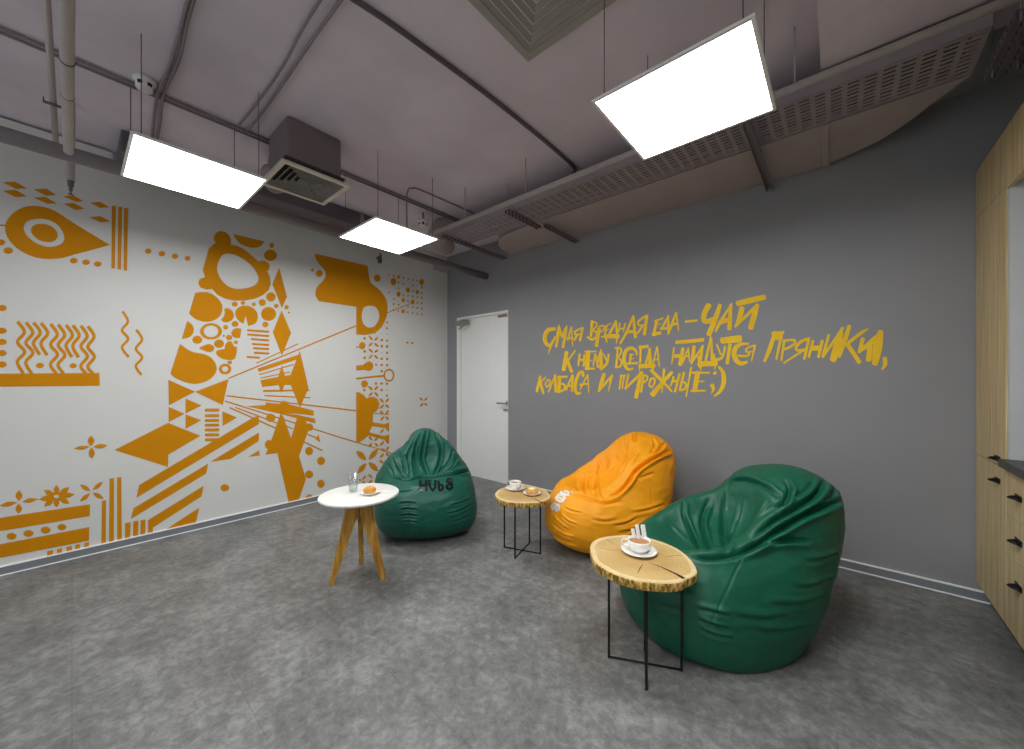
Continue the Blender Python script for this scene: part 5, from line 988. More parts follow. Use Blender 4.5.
folds_o = [
    (O([(718, 102), (708, 160), (700, 205), (672, 260), (648, 302)]), .010, .020, .5),
    (O([(735, 190), (715, 215), (690, 262)]), .010, .012, .5),
    (O([(905, 184), (850, 205), (790, 238), (725, 285), (690, 340), (640, 390), (600, 404)]), .013, .030, .8),
    (O([(862, 152), (835, 185), (790, 215)]), .012, .016, .6),
    (O([(800, 125), (815, 165), (790, 205)]), .012, .012, .6),
    (O([(545, 310), (540, 360), (548, 405), (575, 432)]), .010, .018, .6),
    (O([(500, 300), (488, 345), (492, 385), (525, 420)]), .012, .014, .6),
    (O([(455, 310), (450, 350), (462, 390)]), .012, .010, .6),
    (O([(600, 210), (560, 260), (550, 310)]), .014, .010, .6),
    (O([(420, 385), (470, 400), (530, 425), (590, 436), (660, 425)]), .014, .014, .5),
    (O([(640, 150), (610, 200), (590, 280)]), .016, .010, .6),
    (O([(735, 322), (770, 308), (815, 292)]), .012, .008, .6),
    (O([(345, 505), (375, 535), (410, 560)]), .010, .011, .9),
    (O([(335, 545), (385, 580), (440, 600)]), .010, .011, .9),
    (O([(340, 590), (400, 625), (470, 640)]), .010, .009, .9),
    (O([(375, 490), (410, 520), (450, 535)]), .008, .007, .9),
    (O([(395, 455), (430, 472), (475, 480)]), .008, .006, .9),
    (O([(620, 540), (680, 530), (740, 500)]), .012, .007, .9),
    (O([(640, 575), (720, 555), (790, 510)]), .012, .008, .9),
    (O([(700, 480), (770, 470), (860, 440)]), .012, .006, .9),
    (O([(520, 510), (580, 520), (640, 510)]), .012, .005, .9),
]
seams_o = [(O([(755, 110), (790, 140), (835, 160), (880, 175)]),), (O([(790, 325), (800, 380), (802, 440), (795, 500)]),)]
folds_r = [
    (Q([(392, 118), (425, 96), (470, 98), (520, 118), (565, 150)]), .014, .022, .6),
    (Q([(575, 92), (592, 120), (575, 165), (545, 178)]), .012, .020, .6),
    (Q([(525, 158), (505, 190), (488, 218)]), .009, .024, .3),
    (Q([(705, 85), (670, 140), (610, 185), (540, 225), (470, 285)]), .014, .026, .8),
    (Q([(755, 150), (690, 180), (620, 212), (550, 255), (480, 300), (410, 338)]), .014, .030, .8),
    (Q([(660, 285), (590, 280), (520, 292), (450, 325)]), .014, .016, .7),
    (Q([(665, 95), (640, 130), (600, 150)]), .012, .012, .6),
    (Q([(735, 112), (715, 145), (680, 165)]), .012, .014, .6),
    (Q([(388, 128), (380, 190), (378, 250), (388, 325)]), .013, .016, .7),
    (Q([(345, 150), (318, 215), (325, 270), (345, 325)]), .013, .014, .7),
    (Q([(262, 160), (262, 205), (285, 265), (310, 322)]), .011, .016, .7),
    (Q([(215, 235), (250, 270), (300, 325)]), .010, .010, .6),
    (Q([(440, 160), (430, 215), (405, 280), (392, 325)]), .012, .012, .6),
    (Q([(282, 328), (330, 338), (380, 336), (425, 330)]), .014, .018, .5),
    (Q([(305, 528), (345, 545), (400, 560)]), .010, .009, .9),
    (Q([(300, 495), (350, 505), (410, 520)]), .010, .007, .9),
    (Q([(310, 560), (360, 580), (420, 590)]), .010, .008, .9),
    (Q([(420, 520), (500, 530), (590, 520)]), .014, .006, .9),
    (Q([(520, 480), (620, 485), (720, 455)]), .014, .006, .9),
    (Q([(470, 560), (560, 570), (670, 545)]), .014, .006, .9),
    (Q([(600, 430), (670, 425), (735, 400)]), .012, .005, .9),
    (Q([(640, 350), (690, 345), (745, 325)]), .012, .006, .9),
    (Q([(150, 470), (210, 490), (260, 500)]), .012, .006, .9),
]
seams_r = [(Q([(440, 345), (420, 385), (400, 430), (375, 480), (345, 545), (335, 620)]),), (Q([(752, 165), (748, 240), (742, 320), (725, 400)]),)]
SLAB_NEAR = [(42,160),(45,130),(72,112),(120,102),(180,98),(240,104),(300,118),(360,140),(410,170),(445,205),(460,240),(448,258),(418,270),(395,282),(350,286),(290,284),(220,275),(150,255),(95,228),(58,200)]
LG = lambda s: [(410 + x / 12.7, 465 + y / 12.7, w / 10.6) for x, y, w in s]
logo_g = [LG(s) for s in (
    [(132, 195, 32), (138, 345, 32)], [(205, 190, 28), (210, 335, 28)], [(132, 262, 30), (208, 256, 30)],
    [(245, 192, 28), (250, 285, 28), (285, 320, 30), (318, 285, 28), (322, 190, 28)],
    [(362, 200, 26), (368, 320, 26)], [(365, 250, 22), (410, 255, 26), (418, 290, 26), (400, 318, 24), (366, 322, 22)],
    [(470, 215, 20), (480, 180, 22), (512, 172, 24), (536, 190, 24), (532, 212, 22), (462, 222, 16)],
    [(470, 250, 26), (465, 290, 26), (500, 312, 26), (535, 290, 26), (532, 240, 26), (480, 245, 20)])]
LO = lambda s: [(540 + x / 20.24, 475 + y / 20.24, w / 17.8) for x, y, w in s]
logo_o = [LO(s) for s in (
    [(405, 345, 44), (590, 415, 34)], [(490, 320, 26), (600, 350, 26)], [(545, 310, 24), (590, 395, 24)], [(640, 335, 26), (665, 395, 22)],
    [(390, 385, 50), (320, 490, 50)], [(520, 445, 50), (435, 548, 50)], [(395, 385, 46), (520, 440, 46)], [(355, 440, 40), (475, 495, 40)], [(318, 490, 44), (436, 548, 44)],
    [(290, 560, 36), (235, 640, 40), (255, 705, 36), (300, 670, 34), (320, 590, 36), (290, 560, 36)],
    [(370, 590, 36), (320, 665, 40), (330, 730, 36), (378, 705, 34), (395, 625, 36), (370, 590, 36)], [(250, 640, 24), (300, 645, 20)])]
make_bag('bean_bag_chair', BAG['g'], M_green, 'dark green bean bag with black lettering on its front edge, before the white door', folds_g, seams_g, logo_g, M_logo_black, 'black letters printed on the seat edge', 'slouching bean bag chairs')
make_bag('bean_bag_chair', BAG['o'], M_orange, 'orange bean bag with white letters, leaning on the grey wall', folds_o, seams_o, logo_o, M_logo_white, 'white letters printed on the seat edge', 'slouching bean bag chairs')
make_bag('bean_bag_chair', BAG['r'], M_green2, 'large plain green bean bag right behind the nearest log table', folds_r, seams_r, None, None, None, 'slouching bean bag chairs',
         press=(zm(580, 510, 3.938, SLAB_NEAR), .48))

# ================================================================ WHITE ROUND TABLE
TX, TY, TZ = -2.396, 1.241, .546
M_top = mat('white_lacquer', (236, 236, 230), 0.35, var=.01)
M_oak = wood_material('oiled_oak_legs', (206, 158, 66), (150, 104, 34), (1, 1, .12), 34)
t = empty('side_table', (TX, TY, 0), 'round white-topped side table on three splayed oak legs', 'table', 'small side tables')
lathe_obj('tabletop', [(0, TZ - .026), (.205, TZ - .026), (.235, TZ - .022), (.2465, TZ - .014), (.249, TZ - .009), (.247, TZ - .003), (.242, TZ), (0, TZ)], TX, TY, M_top, t, 72)
lathe_obj('hub', [(0, TZ - .04), (.06, TZ - .04), (.06, TZ - .026), (0, TZ - .026)], TX, TY, M_oak, t, 24)
for fx, fy in ((-2.440, 1.086), (-2.238, 1.338), (-2.576, 1.356)):
    a = math.atan2(fy - TY - .015, fx - TX + .015)
    r = .178
    prof = [(.004, TZ - .028), (.088, TZ - .028), (.086, TZ - .07), (.098, TZ - .14), (r + .012, .004), (r + .008, 0), (r - .014, 0), (.048, TZ - .22), (.012, TZ - .14)]
    bm = bmesh.new(); ring = []
    for s in (-.015, .015):
        ring.append([bm.verts.new((TX + q * math.cos(a) - s * math.sin(a), TY + q * math.sin(a) + s * math.cos(a), z)) for q, z in prof])
    n = len(prof)
    for k in range(n): bm.faces.new((ring[0][k], ring[0][(k + 1) % n], ring[1][(k + 1) % n], ring[1][k]))
    bm.faces.new(ring[0]); bm.faces.new(ring[1][::-1])
    bmesh.ops.bevel(bm, geom=[e for e in bm.edges], offset=.003, segments=1, affect='EDGES')
    from_bm('leg', bm, M_oak, t)

# ================================================================ LOG SLICE TABLES
M_slab = ring_wood_material('sawn_log_face', (218, 188, 128), (204, 170, 108), (244, 236, 224))
M_bark = bark_material()
M_sap = mat('pale_sapwood', (226, 202, 148), .5, var=.08, scale=30)
M_crack = mat('dark_wood_crack', (58, 36, 16), .9, var=.2)
def log_table(label, outline, z, thick, feet, cross, cracks):
    pts = smooth_closed([tuple(on_z(x, y, z)[:2]) for x, y in outline], 5)
    cx_ = sum(p[0] for p in pts) / len(pts); cy_ = sum(p[1] for p in pts) / len(pts)
    t = empty('log_slice_table', (cx_, cy_, 0), label, 'table', 'small side tables')
    # slab: live edge with flutes, a little narrower below
    bm = bmesh.new(); rings = []
    prof = [(0.985, z - thick), (1.0, z - thick * .9), (1.012, z - thick * .55), (1.012, z - thick * .25), (1.004, z - .004), (.990, z), (.90, z + .0002)]
    dense = []
    for i in range(len(pts)):
        a, b = pts[i], pts[(i + 1) % len(pts)]
        for k in range(3): dense.append((a[0] + (b[0] - a[0]) * k / 3, a[1] + (b[1] - a[1]) * k / 3))
    for j, (s, zz) in enumerate(prof):
        row = []
        for i, (x, y) in enumerate(dense):
            f = s + (.010 * noise.noise(Vector((x * 60, y * 60, 3))) + .008 * noise.noise(Vector((x * 25, y * 25, zz * 30)))) * (1 if 0 < j < 5 else .4) + (.03 * noise.noise(Vector((x * 14, y * 14, 8))) if j == 6 else 0)
            row.append(bm.verts.new((cx_ + (x - cx_) * f, cy_ + (y - cy_) * f, zz)))
        rings.append(row)
    n = len(dense)
    for j, (a, b) in enumerate(zip(rings[:-1], rings[1:])):
        for k in range(n):
            f = bm.faces.new((a[k], a[(k + 1) % n], b[(k + 1) % n], b[k])); f.material_index = 2 if j >= 4 else 1
    for row in (rings[0], rings[-1]):
        for tr in tessellate_polygon([[v.co for v in row]]):
            try: bm.faces.new([row[i] for i in tr])
            except ValueError: pass
    from_bm('slab', bm, [M_slab, M_bark, M_sap], t)
    for ck in cracks:
        bm = bmesh.new()
        top = [on_z(x, y, z) for x, y, w in ck]
        L_, R_ = [], []
        for i, (x, y, w) in enumerate(ck):
            a, c = top[max(0, i - 1)], top[min(len(ck) - 1, i + 1)]
            d = np.array([c[0] - a[0], c[1] - a[1]]); d /= np.linalg.norm(d); nn = np.array([-d[1], d[0]])
            L_.append(bm.verts.new((top[i][0] + nn[0] * w / 2, top[i][1] + nn[1] * w / 2, z + .0006)))
            R_.append(bm.verts.new((top[i][0] - nn[0] * w / 2, top[i][1] - nn[1] * w / 2, z + .0006)))
        for i in range(len(ck) - 1): bm.faces.new((L_[i], R_[i], R_[i + 1], L_[i + 1]))
        o = from_bm('drying_crack', bm, M_crack, t)
        o['label'] = 'dark split in the wood'
    r = .0042
    for fx, fy in feet:
        bm = bmesh.new(); box(bm, fx - r, fx + r, fy - r, fy + r, 0, z - thick + .004)
        from_bm('leg', bm, M_black_steel, t)
    for a, b in ((0, 1), (2, 3)):
        p, q = Vector(feet[a] + (.006,)), Vector(feet[b] + (.006,))
        tube_obj('foot_bar', [p, q], .0048, M_black_steel, t, 4)
    return t
f2 = lambda x, y: tuple(on_z(x, y, 0)[:2])
log_table('far log slice table on thin black legs, beside the orange bean bag',
          zm(490, 470, 12.49, [(65,300),(85,262),(130,235),(190,215),(260,195),(350,180),(440,182),(540,198),(630,225),(700,255),(745,300),(748,345),(700,372),(640,395),(560,402),(450,408),(330,404),(220,392),(130,366),(80,336)]),
          .44, .038, [f2(504.4, 547.7), f2(540.4, 554.3), f2(515, 558.8), f2(529.5, 543)], None,
          [[(531,497,.002),(536,499.5,.006),(543.5,503.4,.014)]])
log_table('near log slice table on thin black legs, before the plain green bean bag',
          zm(580, 510, 3.938, SLAB_NEAR),
          .48, .040, [f2(609, 657.7), f2(681.5, 671), f2(646.5, 690), (-.695, 1.78)], None,
          [[(649,562.5,.002),(662,567.5,.007),(676,574,.012),(684,578.5,.02)], [(643,564,.002),(640,568.5,.004),(637.5,573.5,.002)], [(607,539.5,.003),(612,543,.002),(618,546,.001)], [(600,548,.002),(610,550,.002),(620,551,.001)], [(664,557,.001),(672,556,.003),(682,555.5,.002)]])

# ================================================================ THINGS ON THE TABLES
M_china = mat('white_china', (244, 243, 238), .22, var=.008, spec=.6)
M_coffee = mat('milky_coffee', (176, 122, 72), .2, var=.1)
M_bun = mat('baked_bun', (222, 158, 66), .45, var=.25, scale=30, bump=.2)
M_cream = mat('vanilla_cream', (248, 236, 196), .45, var=.03)
M_paper = mat('white_paper', (246, 246, 244), .6, var=.01)
def thin_clear(name, tint, gloss, rough=.02):
    m = bpy.data.materials.new(name); m.use_nodes = True
    nt = m.node_tree; N = nt.nodes; L = nt.links
    N.remove(N['Principled BSDF'])
    tr_ = N.new('ShaderNodeBsdfTransparent'); tr_.inputs[0].default_value = tint + (1,)
    gl = N.new('ShaderNodeBsdfGlossy'); gl.inputs['Roughness'].default_value = rough
    fr = N.new('ShaderNodeLayerWeight'); fr.inputs['Blend'].default_value = gloss
    mx = N.new('ShaderNodeMixShader')
    L.new(fr.outputs['Facing'], mx.inputs[0]); L.new(tr_.outputs[0], mx.inputs[1]); L.new(gl.outputs[0], mx.inputs[2])
    L.new(mx.outputs[0], N['Material Output'].inputs[0])
    return m
M_glass = thin_clear('clear_glass', (.93, .95, .95), .22)
M_water = thin_clear('water', (.95, .97, .98), .15)

def saucer(name, x, y, z, r, label, group):
    s = lathe_obj(name, [(0, z + .001), (r * .5, z + .001), (r * .55, z + .003), (r * .8, z + .008), (r, z + .015), (r, z + .018), (r * .8, z + .012), (r * .52, z + .006), (0, z + .005)], x, y, M_china, None, 48)
    return tag(recentre(s), label, 'saucer' if name == 'saucer' else 'plate', group)
def cup(x, y, z, r, h, ha, label):
    c = empty('coffee_cup', (x, y, z), label, 'cup', 'cups of coffee')
    lathe_obj('cup_body', [(0, z), (r * .58, z), (r * .60, z + .005), (r * .80, z + h * .2), (r * .93, z + h * .5), (r * .99, z + h * .8), (r, z + h), (r - .003, z + h), (r * .92, z + h * .75), (r * .87, z + h * .5), (r * .74, z + h * .22), (r * .5, z + .008), (0, z + .008)], x, y, M_china, c, 40)
    ca, sa = math.cos(ha), math.sin(ha)
    tube_obj('cup_handle', [(x + ca * q, y + sa * q, z + zz) for q, zz in smooth_open([(r * .9, h * .88), (r * 1.25, h * .92), (r * 1.5, h * .7), (r * 1.35, h * .42), (r * .8, h * .3)], 4)], .0038, M_china, c, 8)
    lathe_obj('coffee', [(0, z + h * .76), (r * .915, z + h * .76)], x, y, M_coffee, c, 32)
    return c
def bun(x, y, z, rx, rz, rot, label, cream):
    b = empty('bun', (x, y, z), label, 'pastry', 'buns on plates', rot)
    bm = bmesh.new(); bmesh.ops.create_icosphere(bm, subdivisions=4, radius=1)
    for v in bm.verts:
        c = v.co.copy()
        k = 1 + .05 * noise.noise(c * 2.2)
        v.co = Vector((c.x * rx * 1.28 * k, c.y * rx * k, (max(c.z, -.62) + .62) / 1.62 * rz * 2 * k))
        v.co.z = max(v.co.z, 0)
        # crease along the top
        v.co.z -= .10 * rz * math.exp(-((c.y + .15 * c.x) / .12) ** 2) * max(c.z, 0)
    from_bm('crust', bm, M_bun, b, world=False, smooth=True)
    if cream:
        bm = bmesh.new(); bmesh.ops.create_icosphere(bm, subdivisions=3, radius=1)
        for v in bm.verts:
            c = v.co.copy(); k = 1 + .12 * noise.noise(c * 3 + Vector((4, 1, 2)))
            v.co = Vector((c.x * rx * .75 * k, c.y * rx * .7 * k, rz * 1.72 + c.z * rz * .38 * k))
        from_bm('cream_topping', bm, M_cream, b, world=False, smooth=True)
    return b

# white table: glass of water, plate with bun
gx, gy, _ = on_z(353.2, 491.5, TZ)
g = empty('water_glass', (gx, gy, TZ), 'half-full tumbler of water on the white round table', 'glass')
k = .001
lathe_obj('tumbler', [(0, TZ + k), (.025, TZ + k), (.027, TZ + .004), (.0325, TZ + .118), (.0305, TZ + .118), (.0252, TZ + .012), (0, TZ + .011)], gx, gy, M_glass, g, 40)
lathe_obj('water', [(0, TZ + .0116), (.0249, TZ + .0124), (.0284, TZ + .078), (0, TZ + .078)], gx, gy, M_water, g, 40)
px_, py_, _ = on_z(370, 494, TZ)
saucer('plate', px_, py_, TZ, .062, 'small white plate under the bun on the white round table', 'small plates')
bun(px_ - .002, py_, TZ + .006, .031, .024, TH + .2, 'golden bun on a plate beside the water glass', False)
# far log table
cx1, cy1, _ = on_z(515.2, 489.5, .44)
saucer('saucer', cx1, cy1, .44, .076, 'white saucer under the cup on the far log table', 'saucers')
cup(cx1, cy1, .446, .047, .056, TH - 1.2, 'white coffee cup on the far log table beside the creamy bun')
px2, py2, _ = on_z(532, 494.5, .44)
saucer('plate', px2, py2, .44, .066, 'white plate under the cream-topped bun on the far log table', 'small plates')
bun(px2, py2, .446, .036, .022, TH, 'bun topped with pale cream beside the coffee cup', True)
# near log table
cx2, cy2, _ = on_z(639, 552.6, .48)
saucer('saucer', cx2, cy2, .48, .082, 'white saucer on the near log table holding the cup with sugar sticks', 'saucers')
cup(cx2 - .002, cy2 + .006, .486, .053, .054, TH + math.pi - .3, 'white coffee cup on the near log table with sugar sticks behind it')
sg = on_z(640, 548, .486)
for i, (bx, by, tx_, ty_, w) in enumerate(((636.5, 545, 632.5, 528.8, .018), (640.5, 545.5, 636.6, 524.6, .018), (645.8, 546, 642.6, 524.8, .022))):
    p0 = on_z(bx, by, .494)
    depth = (p0[:2] @ FW) + .01
    d = ray(tx_, ty_); p1 = CAM + d * depth
    bm = bmesh.new()
    a, b_ = Vector(p0), Vector(p1)
    side = Vector((RT[0], RT[1], 0)); back = Vector((FW[0], FW[1], 0))
    secs = []
    for q, ww in ((a, w), (a.lerp(b_, .06), w), (a.lerp(b_, .94), w), (b_ + side * .002, w * .9)):
        hh = .0022 if q in (a,) else .0032
        secs.append([bm.verts.new(q + side * ww / 2 * sx + back * hh * sy) for sx, sy in ((-1, -.25), (-.5, -1), (.5, -1), (1, -.25), (1, .25), (.5, 1), (-.5, 1), (-1, .25))])
    for s0, s1 in zip(secs[:-1], secs[1:]):
        for j in range(8): bm.faces.new((s0[j], s0[(j + 1) % 8], s1[(j + 1) % 8], s1[j]))
    bm.faces.new(secs[0][::-1]); bm.faces.new(secs[-1])
    o = from_bm('sugar_stick', bm, M_paper)
    tag(recentre(o), ('short white sugar stick leaning leftmost behind the near cup', 'middle white sugar stick standing behind the near cup', 'rightmost white sugar stick behind the near cup')[i], 'sugar stick', 'paper sugar sticks')

def rim(bm, x0, x1, y0, y1, z0, z1, w):
    box(bm, x0, x1, y0, y0 + w, z0, z1); box(bm, x0, x1, y1 - w, y1, z0, z1)
    box(bm, x0, x0 + w, y0 + w, y1 - w, z0, z1); box(bm, x1 - w, x1, y0 + w, y1 - w, z0, z1)

# ================================================================ PANEL LAMPS
def panel_lamp(x, y, label, z=2.5, s=.301, sy_=.294):
    t = empty('ceiling_panel_lamp', (x, y, z), label, 'ceiling lamp', 'hanging square panel lamps')
    b, hgt = .013, .011
    bm = bmesh.new()
    rim(bm, x - s, x + s, y - sy_, y + sy_, z, z + hgt, b)
    from_bm('frame', bm, M_alu, t)
    inner = (x - s + b, x + s - b, y - sy_ + b, y + sy_ - b)
    box_obj('back_plate', *inner, z + .008, z + hgt - .001, M_alu, t)
    box_obj('diffuser', *inner, z + .001, z + .007, M_emit, t)
    for sx in (-1, 1):
        for sy in (-1, 1):
            tube_obj('suspension_wire', [(x + sx * (s - .04), y + sy * (sy_ - .04), z + hgt - .002), (x + sx * (s - .04), y + sy * (sy_ - .04), ZC)], .0022, M_cable, t, 5)
panel_lamp(-.508, 1.757, 'lit square panel lamp hanging nearest, below the perforated cable tray', s=.301, sy_=.288)
panel_lamp(-2.905, .480, 'lit square panel lamp at left, before the white mural wall')
panel_lamp(-2.895, 1.762, 'lit square panel lamp farthest away, towards the room corner')
for (lx, ly, lb) in EXTRA_LAMPS:
    panel_lamp(lx, ly, lb)

# ================================================================ AIR VENTS
M_vent = mat('pale_vent_metal', (214, 208, 196), .45, var=.03)
M_vent2 = mat('grey_vent_metal', (158, 155, 149), .5, var=.03)
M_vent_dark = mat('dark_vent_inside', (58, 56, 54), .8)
def louvre(bm, x0, x1, y0, y1, z, nl, pitch, rise, slope=.8):
    """concentric square louvre rings, each a sloping lip"""
    for k in range(nl):
        o = k * pitch
        a = [(x0 + o, y0 + o), (x1 - o, y0 + o), (x1 - o, y1 - o), (x0 + o, y1 - o)]
        i = pitch * slope
        c = [(x0 + o + i, y0 + o + i), (x1 - o - i, y0 + o + i), (x1 - o - i, y1 - o - i), (x0 + o + i, y1 - o - i)]
        if x1 - x0 - 2 * (o + i) < .01: break
        A = [bm.verts.new((p[0], p[1], z)) for p in a]; A2 = [bm.verts.new((p[0], p[1], z + .0025)) for p in a]
        B = [bm.verts.new((p[0], p[1], z + rise)) for p in c]; B2 = [bm.verts.new((p[0], p[1], z + rise + .0025)) for p in c]
        lip = rise * .28
        K = [bm.verts.new((p[0], p[1], z - lip)) for p in a]; K2 = [bm.verts.new((p[0] + (.002 if p[0] < (x0 + x1) / 2 else -.002), p[1] + (.002 if p[1] < (y0 + y1) / 2 else -.002), z - lip)) for p in a]
        for q in range(4):
            w = (q + 1) % 4
            bm.faces.new((K[q], K[w], A[w], A[q])); bm.faces.new((K2[q], A2[q], A2[w], K2[w])); bm.faces.new((K[q], K2[q], K2[w], K[w]))
            bm.faces.new((A[q], A[w], B[w], B[q])); bm.faces.new((A2[q], B2[q], B2[w], A2[w]))
            bm.faces.new((B[q], B[w], B2[w], B2[q]))


v = empty('air_diffuser', (-2.9, 1.09, 2.69), 'pale square louvred air diffuser on a grey box dropping from the ceiling', 'air vent', 'square air vents')
X0, X1, Y0, Y1, VZ = -3.118, -2.672, .868, 1.316, 2.69
bm = bmesh.new(); rim(bm, X0, X1, Y0, Y1, VZ, VZ + .014, .03); from_bm('rim', bm, M_vent, v)
bm = bmesh.new(); louvre(bm, X0 + .03, X1 - .03, Y0 + .03, Y1 - .03, VZ + .012, 5, .036, .030, .5); from_bm('louvres', bm, M_vent2, v)  # louvres greyer than the rim: shade between slats put into their colour
bm = bmesh.new()
bx = (X0 + .045, X1 - .045, Y0 + .045, Y1 - .045)
box(bm, *bx, VZ + .05, ZC - .002, .02, 3)
from_bm('plenum_box', bm, mat('dark_painted_plenum', (124, 112, 116), .6), v)
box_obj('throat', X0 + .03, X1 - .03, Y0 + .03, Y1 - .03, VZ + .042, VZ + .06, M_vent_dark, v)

v = empty('air_diffuser', (-1.58, 1.35, ZC), 'grey square louvred air diffuser flush in the ceiling above the camera side', 'air vent', 'square air vents')
cz = ZC - .014
c = on_z(528, 62, cz)
X0, X1, Y0, Y1 = c[0], c[0] + .62, c[1] - .62, c[1]
bm = bmesh.new(); rim(bm, X0, X1, Y0, Y1, cz, ZC, .04); from_bm('rim', bm, M_vent2, v)
bm = bmesh.new(); louvre(bm, X0 + .04, X1 - .04, Y0 + .04, Y1 - .04, cz + .004, 7, .038, .009, .62); from_bm('louvres', bm, M_vent2, v)

# ================================================================ PIPES AND CONDUITS
def run(name, paths, r, m, label, cat, n=8, group=None):
    bm = bmesh.new()
    for p in paths: tube(bm, p, r, n)
    o = from_bm(name, bm, m)
    return tag(recentre(o), label, cat, group)
def hanger(name, parent_pts): pass

# thick dark pipe along the white wall
dp = tag(recentre(tube_obj('service_pipe', [(-3.42, YB, 2.622), (-3.42, YG - .002, 2.622)], .043, M_dark_pipe, None, 24)), 'thick dark grey pipe running below the ceiling along the mural wall', 'pipe', 'ceiling pipes')
for hy in (-.9, .95, 2.6):
    pass
# pale pipes ending at it
lp = empty('sprinkler_pipe', (-1.6, -.015, 2.5), 'pale round pipe at upper left with a sprinkler head at its end', 'pipe', 'ceiling pipes')
tube_obj('pipe', [(.8, -.012, 2.525), (-3.10, -.012, 2.525), (-3.135, -.012, 2.525)], .0195, M_pipe, lp, 20)
tube_obj('pipe_clamp', [(-2.24, -.012, 2.525), (-2.248, -.012, 2.525)], .0215, M_cable, lp, 20)
tube_obj('pipe_clamp', [(-2.52, -.012, 2.525), (-2.528, -.012, 2.525)], .021, M_conduit, lp, 20)
tube_obj('hanger_rod', [(-2.244, -.012, 2.54), (-2.244, -.012, ZC)], .004, M_cable, lp, 6)
tube_obj('drop_pipe', [(-3.62, -.005, ZC), (-3.62, -.005, 2.535)], .019, M_pipe, lp, 16)
bm = bmesh.new()
lathe(bm, [(.015, 2.535), (.013, 2.50), (.008, 2.495), (.009, 2.475), (.004, 2.47), (.004, 2.455), (.012, 2.453), (.012, 2.449), (0, 2.449)], -3.62, -.005, 14)
from_bm('sprinkler_head', bm, M_cable, lp)
tp = empty('conduit_pipe', (-1.6, -.065, 2.75), 'thin pale pipe clipped beside the sprinkler pipe at upper left', 'pipe', 'ceiling pipes')
tube_obj('pipe', [(.8, -.065, 2.775), (-3.72, -.065, 2.775)], .0125, M_pipe, tp, 14)
bm = bmesh.new()
box(bm, -3.17, -3.15, -.10, -.03, 2.756, 2.762); box(bm, -3.17, -3.15, -.10, -.095, 2.762, 2.78); box(bm, -3.17, -3.15, -.035, -.03, 2.762, 2.78)
from_bm('pipe_bracket', bm, M_cable, tp)
tube_obj('hanger_rod', [(-3.16, -.065, 2.785), (-3.16, -.065, ZC)], .003, M_cable, tp, 6)
# main pipe in front of the tray
mp_ = empty('service_pipe', (-1.2, 2.315, 2.71), 'long grey pipe running in front of the perforated cable tray', 'pipe', 'ceiling pipes')
tube_obj('pipe', [(XB, 2.315, 2.735), (-3.34, 2.315, 2.735)], .0185, M_pipe, mp_, 18)
for hx in (-2.55, -1.85, -.16, .7):
    tube_obj('hanger_rod', [(hx, 2.315, 2.735), (hx, 2.315, ZC if hx < -.1 else 2.90)], .0045, M_pipe, mp_, 6)
# cables on the slab
zc = ZC - .012
run('ceiling_conduit', [[(-3.10, YB, zc), (-3.10, 2.85, zc)], [(-3.145, YB, zc), (-3.145, 2.85, zc)]], .008, M_conduit, 'pair of thin conduits on the ceiling running alongside the mural wall', 'conduit', 8, 'ceiling conduits')
wig = lambda pts: smooth_open(pts, 5)
run('ceiling_conduit', [wig([(-3.09, .735, zc), (-2.75, .75, zc), (-2.3, .755, zc), (-1.9, .735, zc), (-1.2, .74, zc)]), wig([(-3.09, .79, zc), (-2.8, .80, zc), (-2.35, .80, zc), (-1.95, .795, zc), (-1.2, .80, zc)])], .007, M_conduit, 'pair of wavy cables crossing the ceiling to the grey plenum box', 'conduit', 8, 'ceiling conduits')
run('ceiling_conduit', [wig([(-3.75, .40, zc), (-3.45, .385, zc), (-3.1, .36, zc), (-2.7, .375, zc), (-2.3, .36, zc), (-1.6, .36, zc)]), wig([(-3.75, .375, zc), (-3.1, .335, zc), (-2.7, .35, zc), (-1.6, .33, zc)])], .008, M_conduit, 'cable pair on the ceiling right beside the nearer smoke detector', 'conduit', 8, 'ceiling conduits')
run('ceiling_cable', [wig([(-1.70, .55, zc), (-1.655, .85, zc), (-1.63, 1.1, zc), (-1.60, 1.75, zc), (-1.61, 2.55, zc), (-1.66, 2.72, zc), (-1.85, 2.76, zc), (-2.5, 2.78, zc)])], .013, M_cable, 'thick dark cable snaking over the middle of the ceiling', 'cable', 8, 'ceiling conduits')
run('ceiling_conduit', [wig([(-2.93, 1.98, zc), (-2.90, 2.0, zc), (-2.87, 2.08, zc), (-2.86, 2.75, zc)]), wig([(-2.93, 1.98, zc), (-2.98, 1.99, zc - .06), (-3.02, 2.02, zc - .25), (-3.03, 2.03, 2.54)])], .007, M_conduit, 'bent conduit above the farthest panel lamp', 'conduit', 8, 'ceiling conduits')

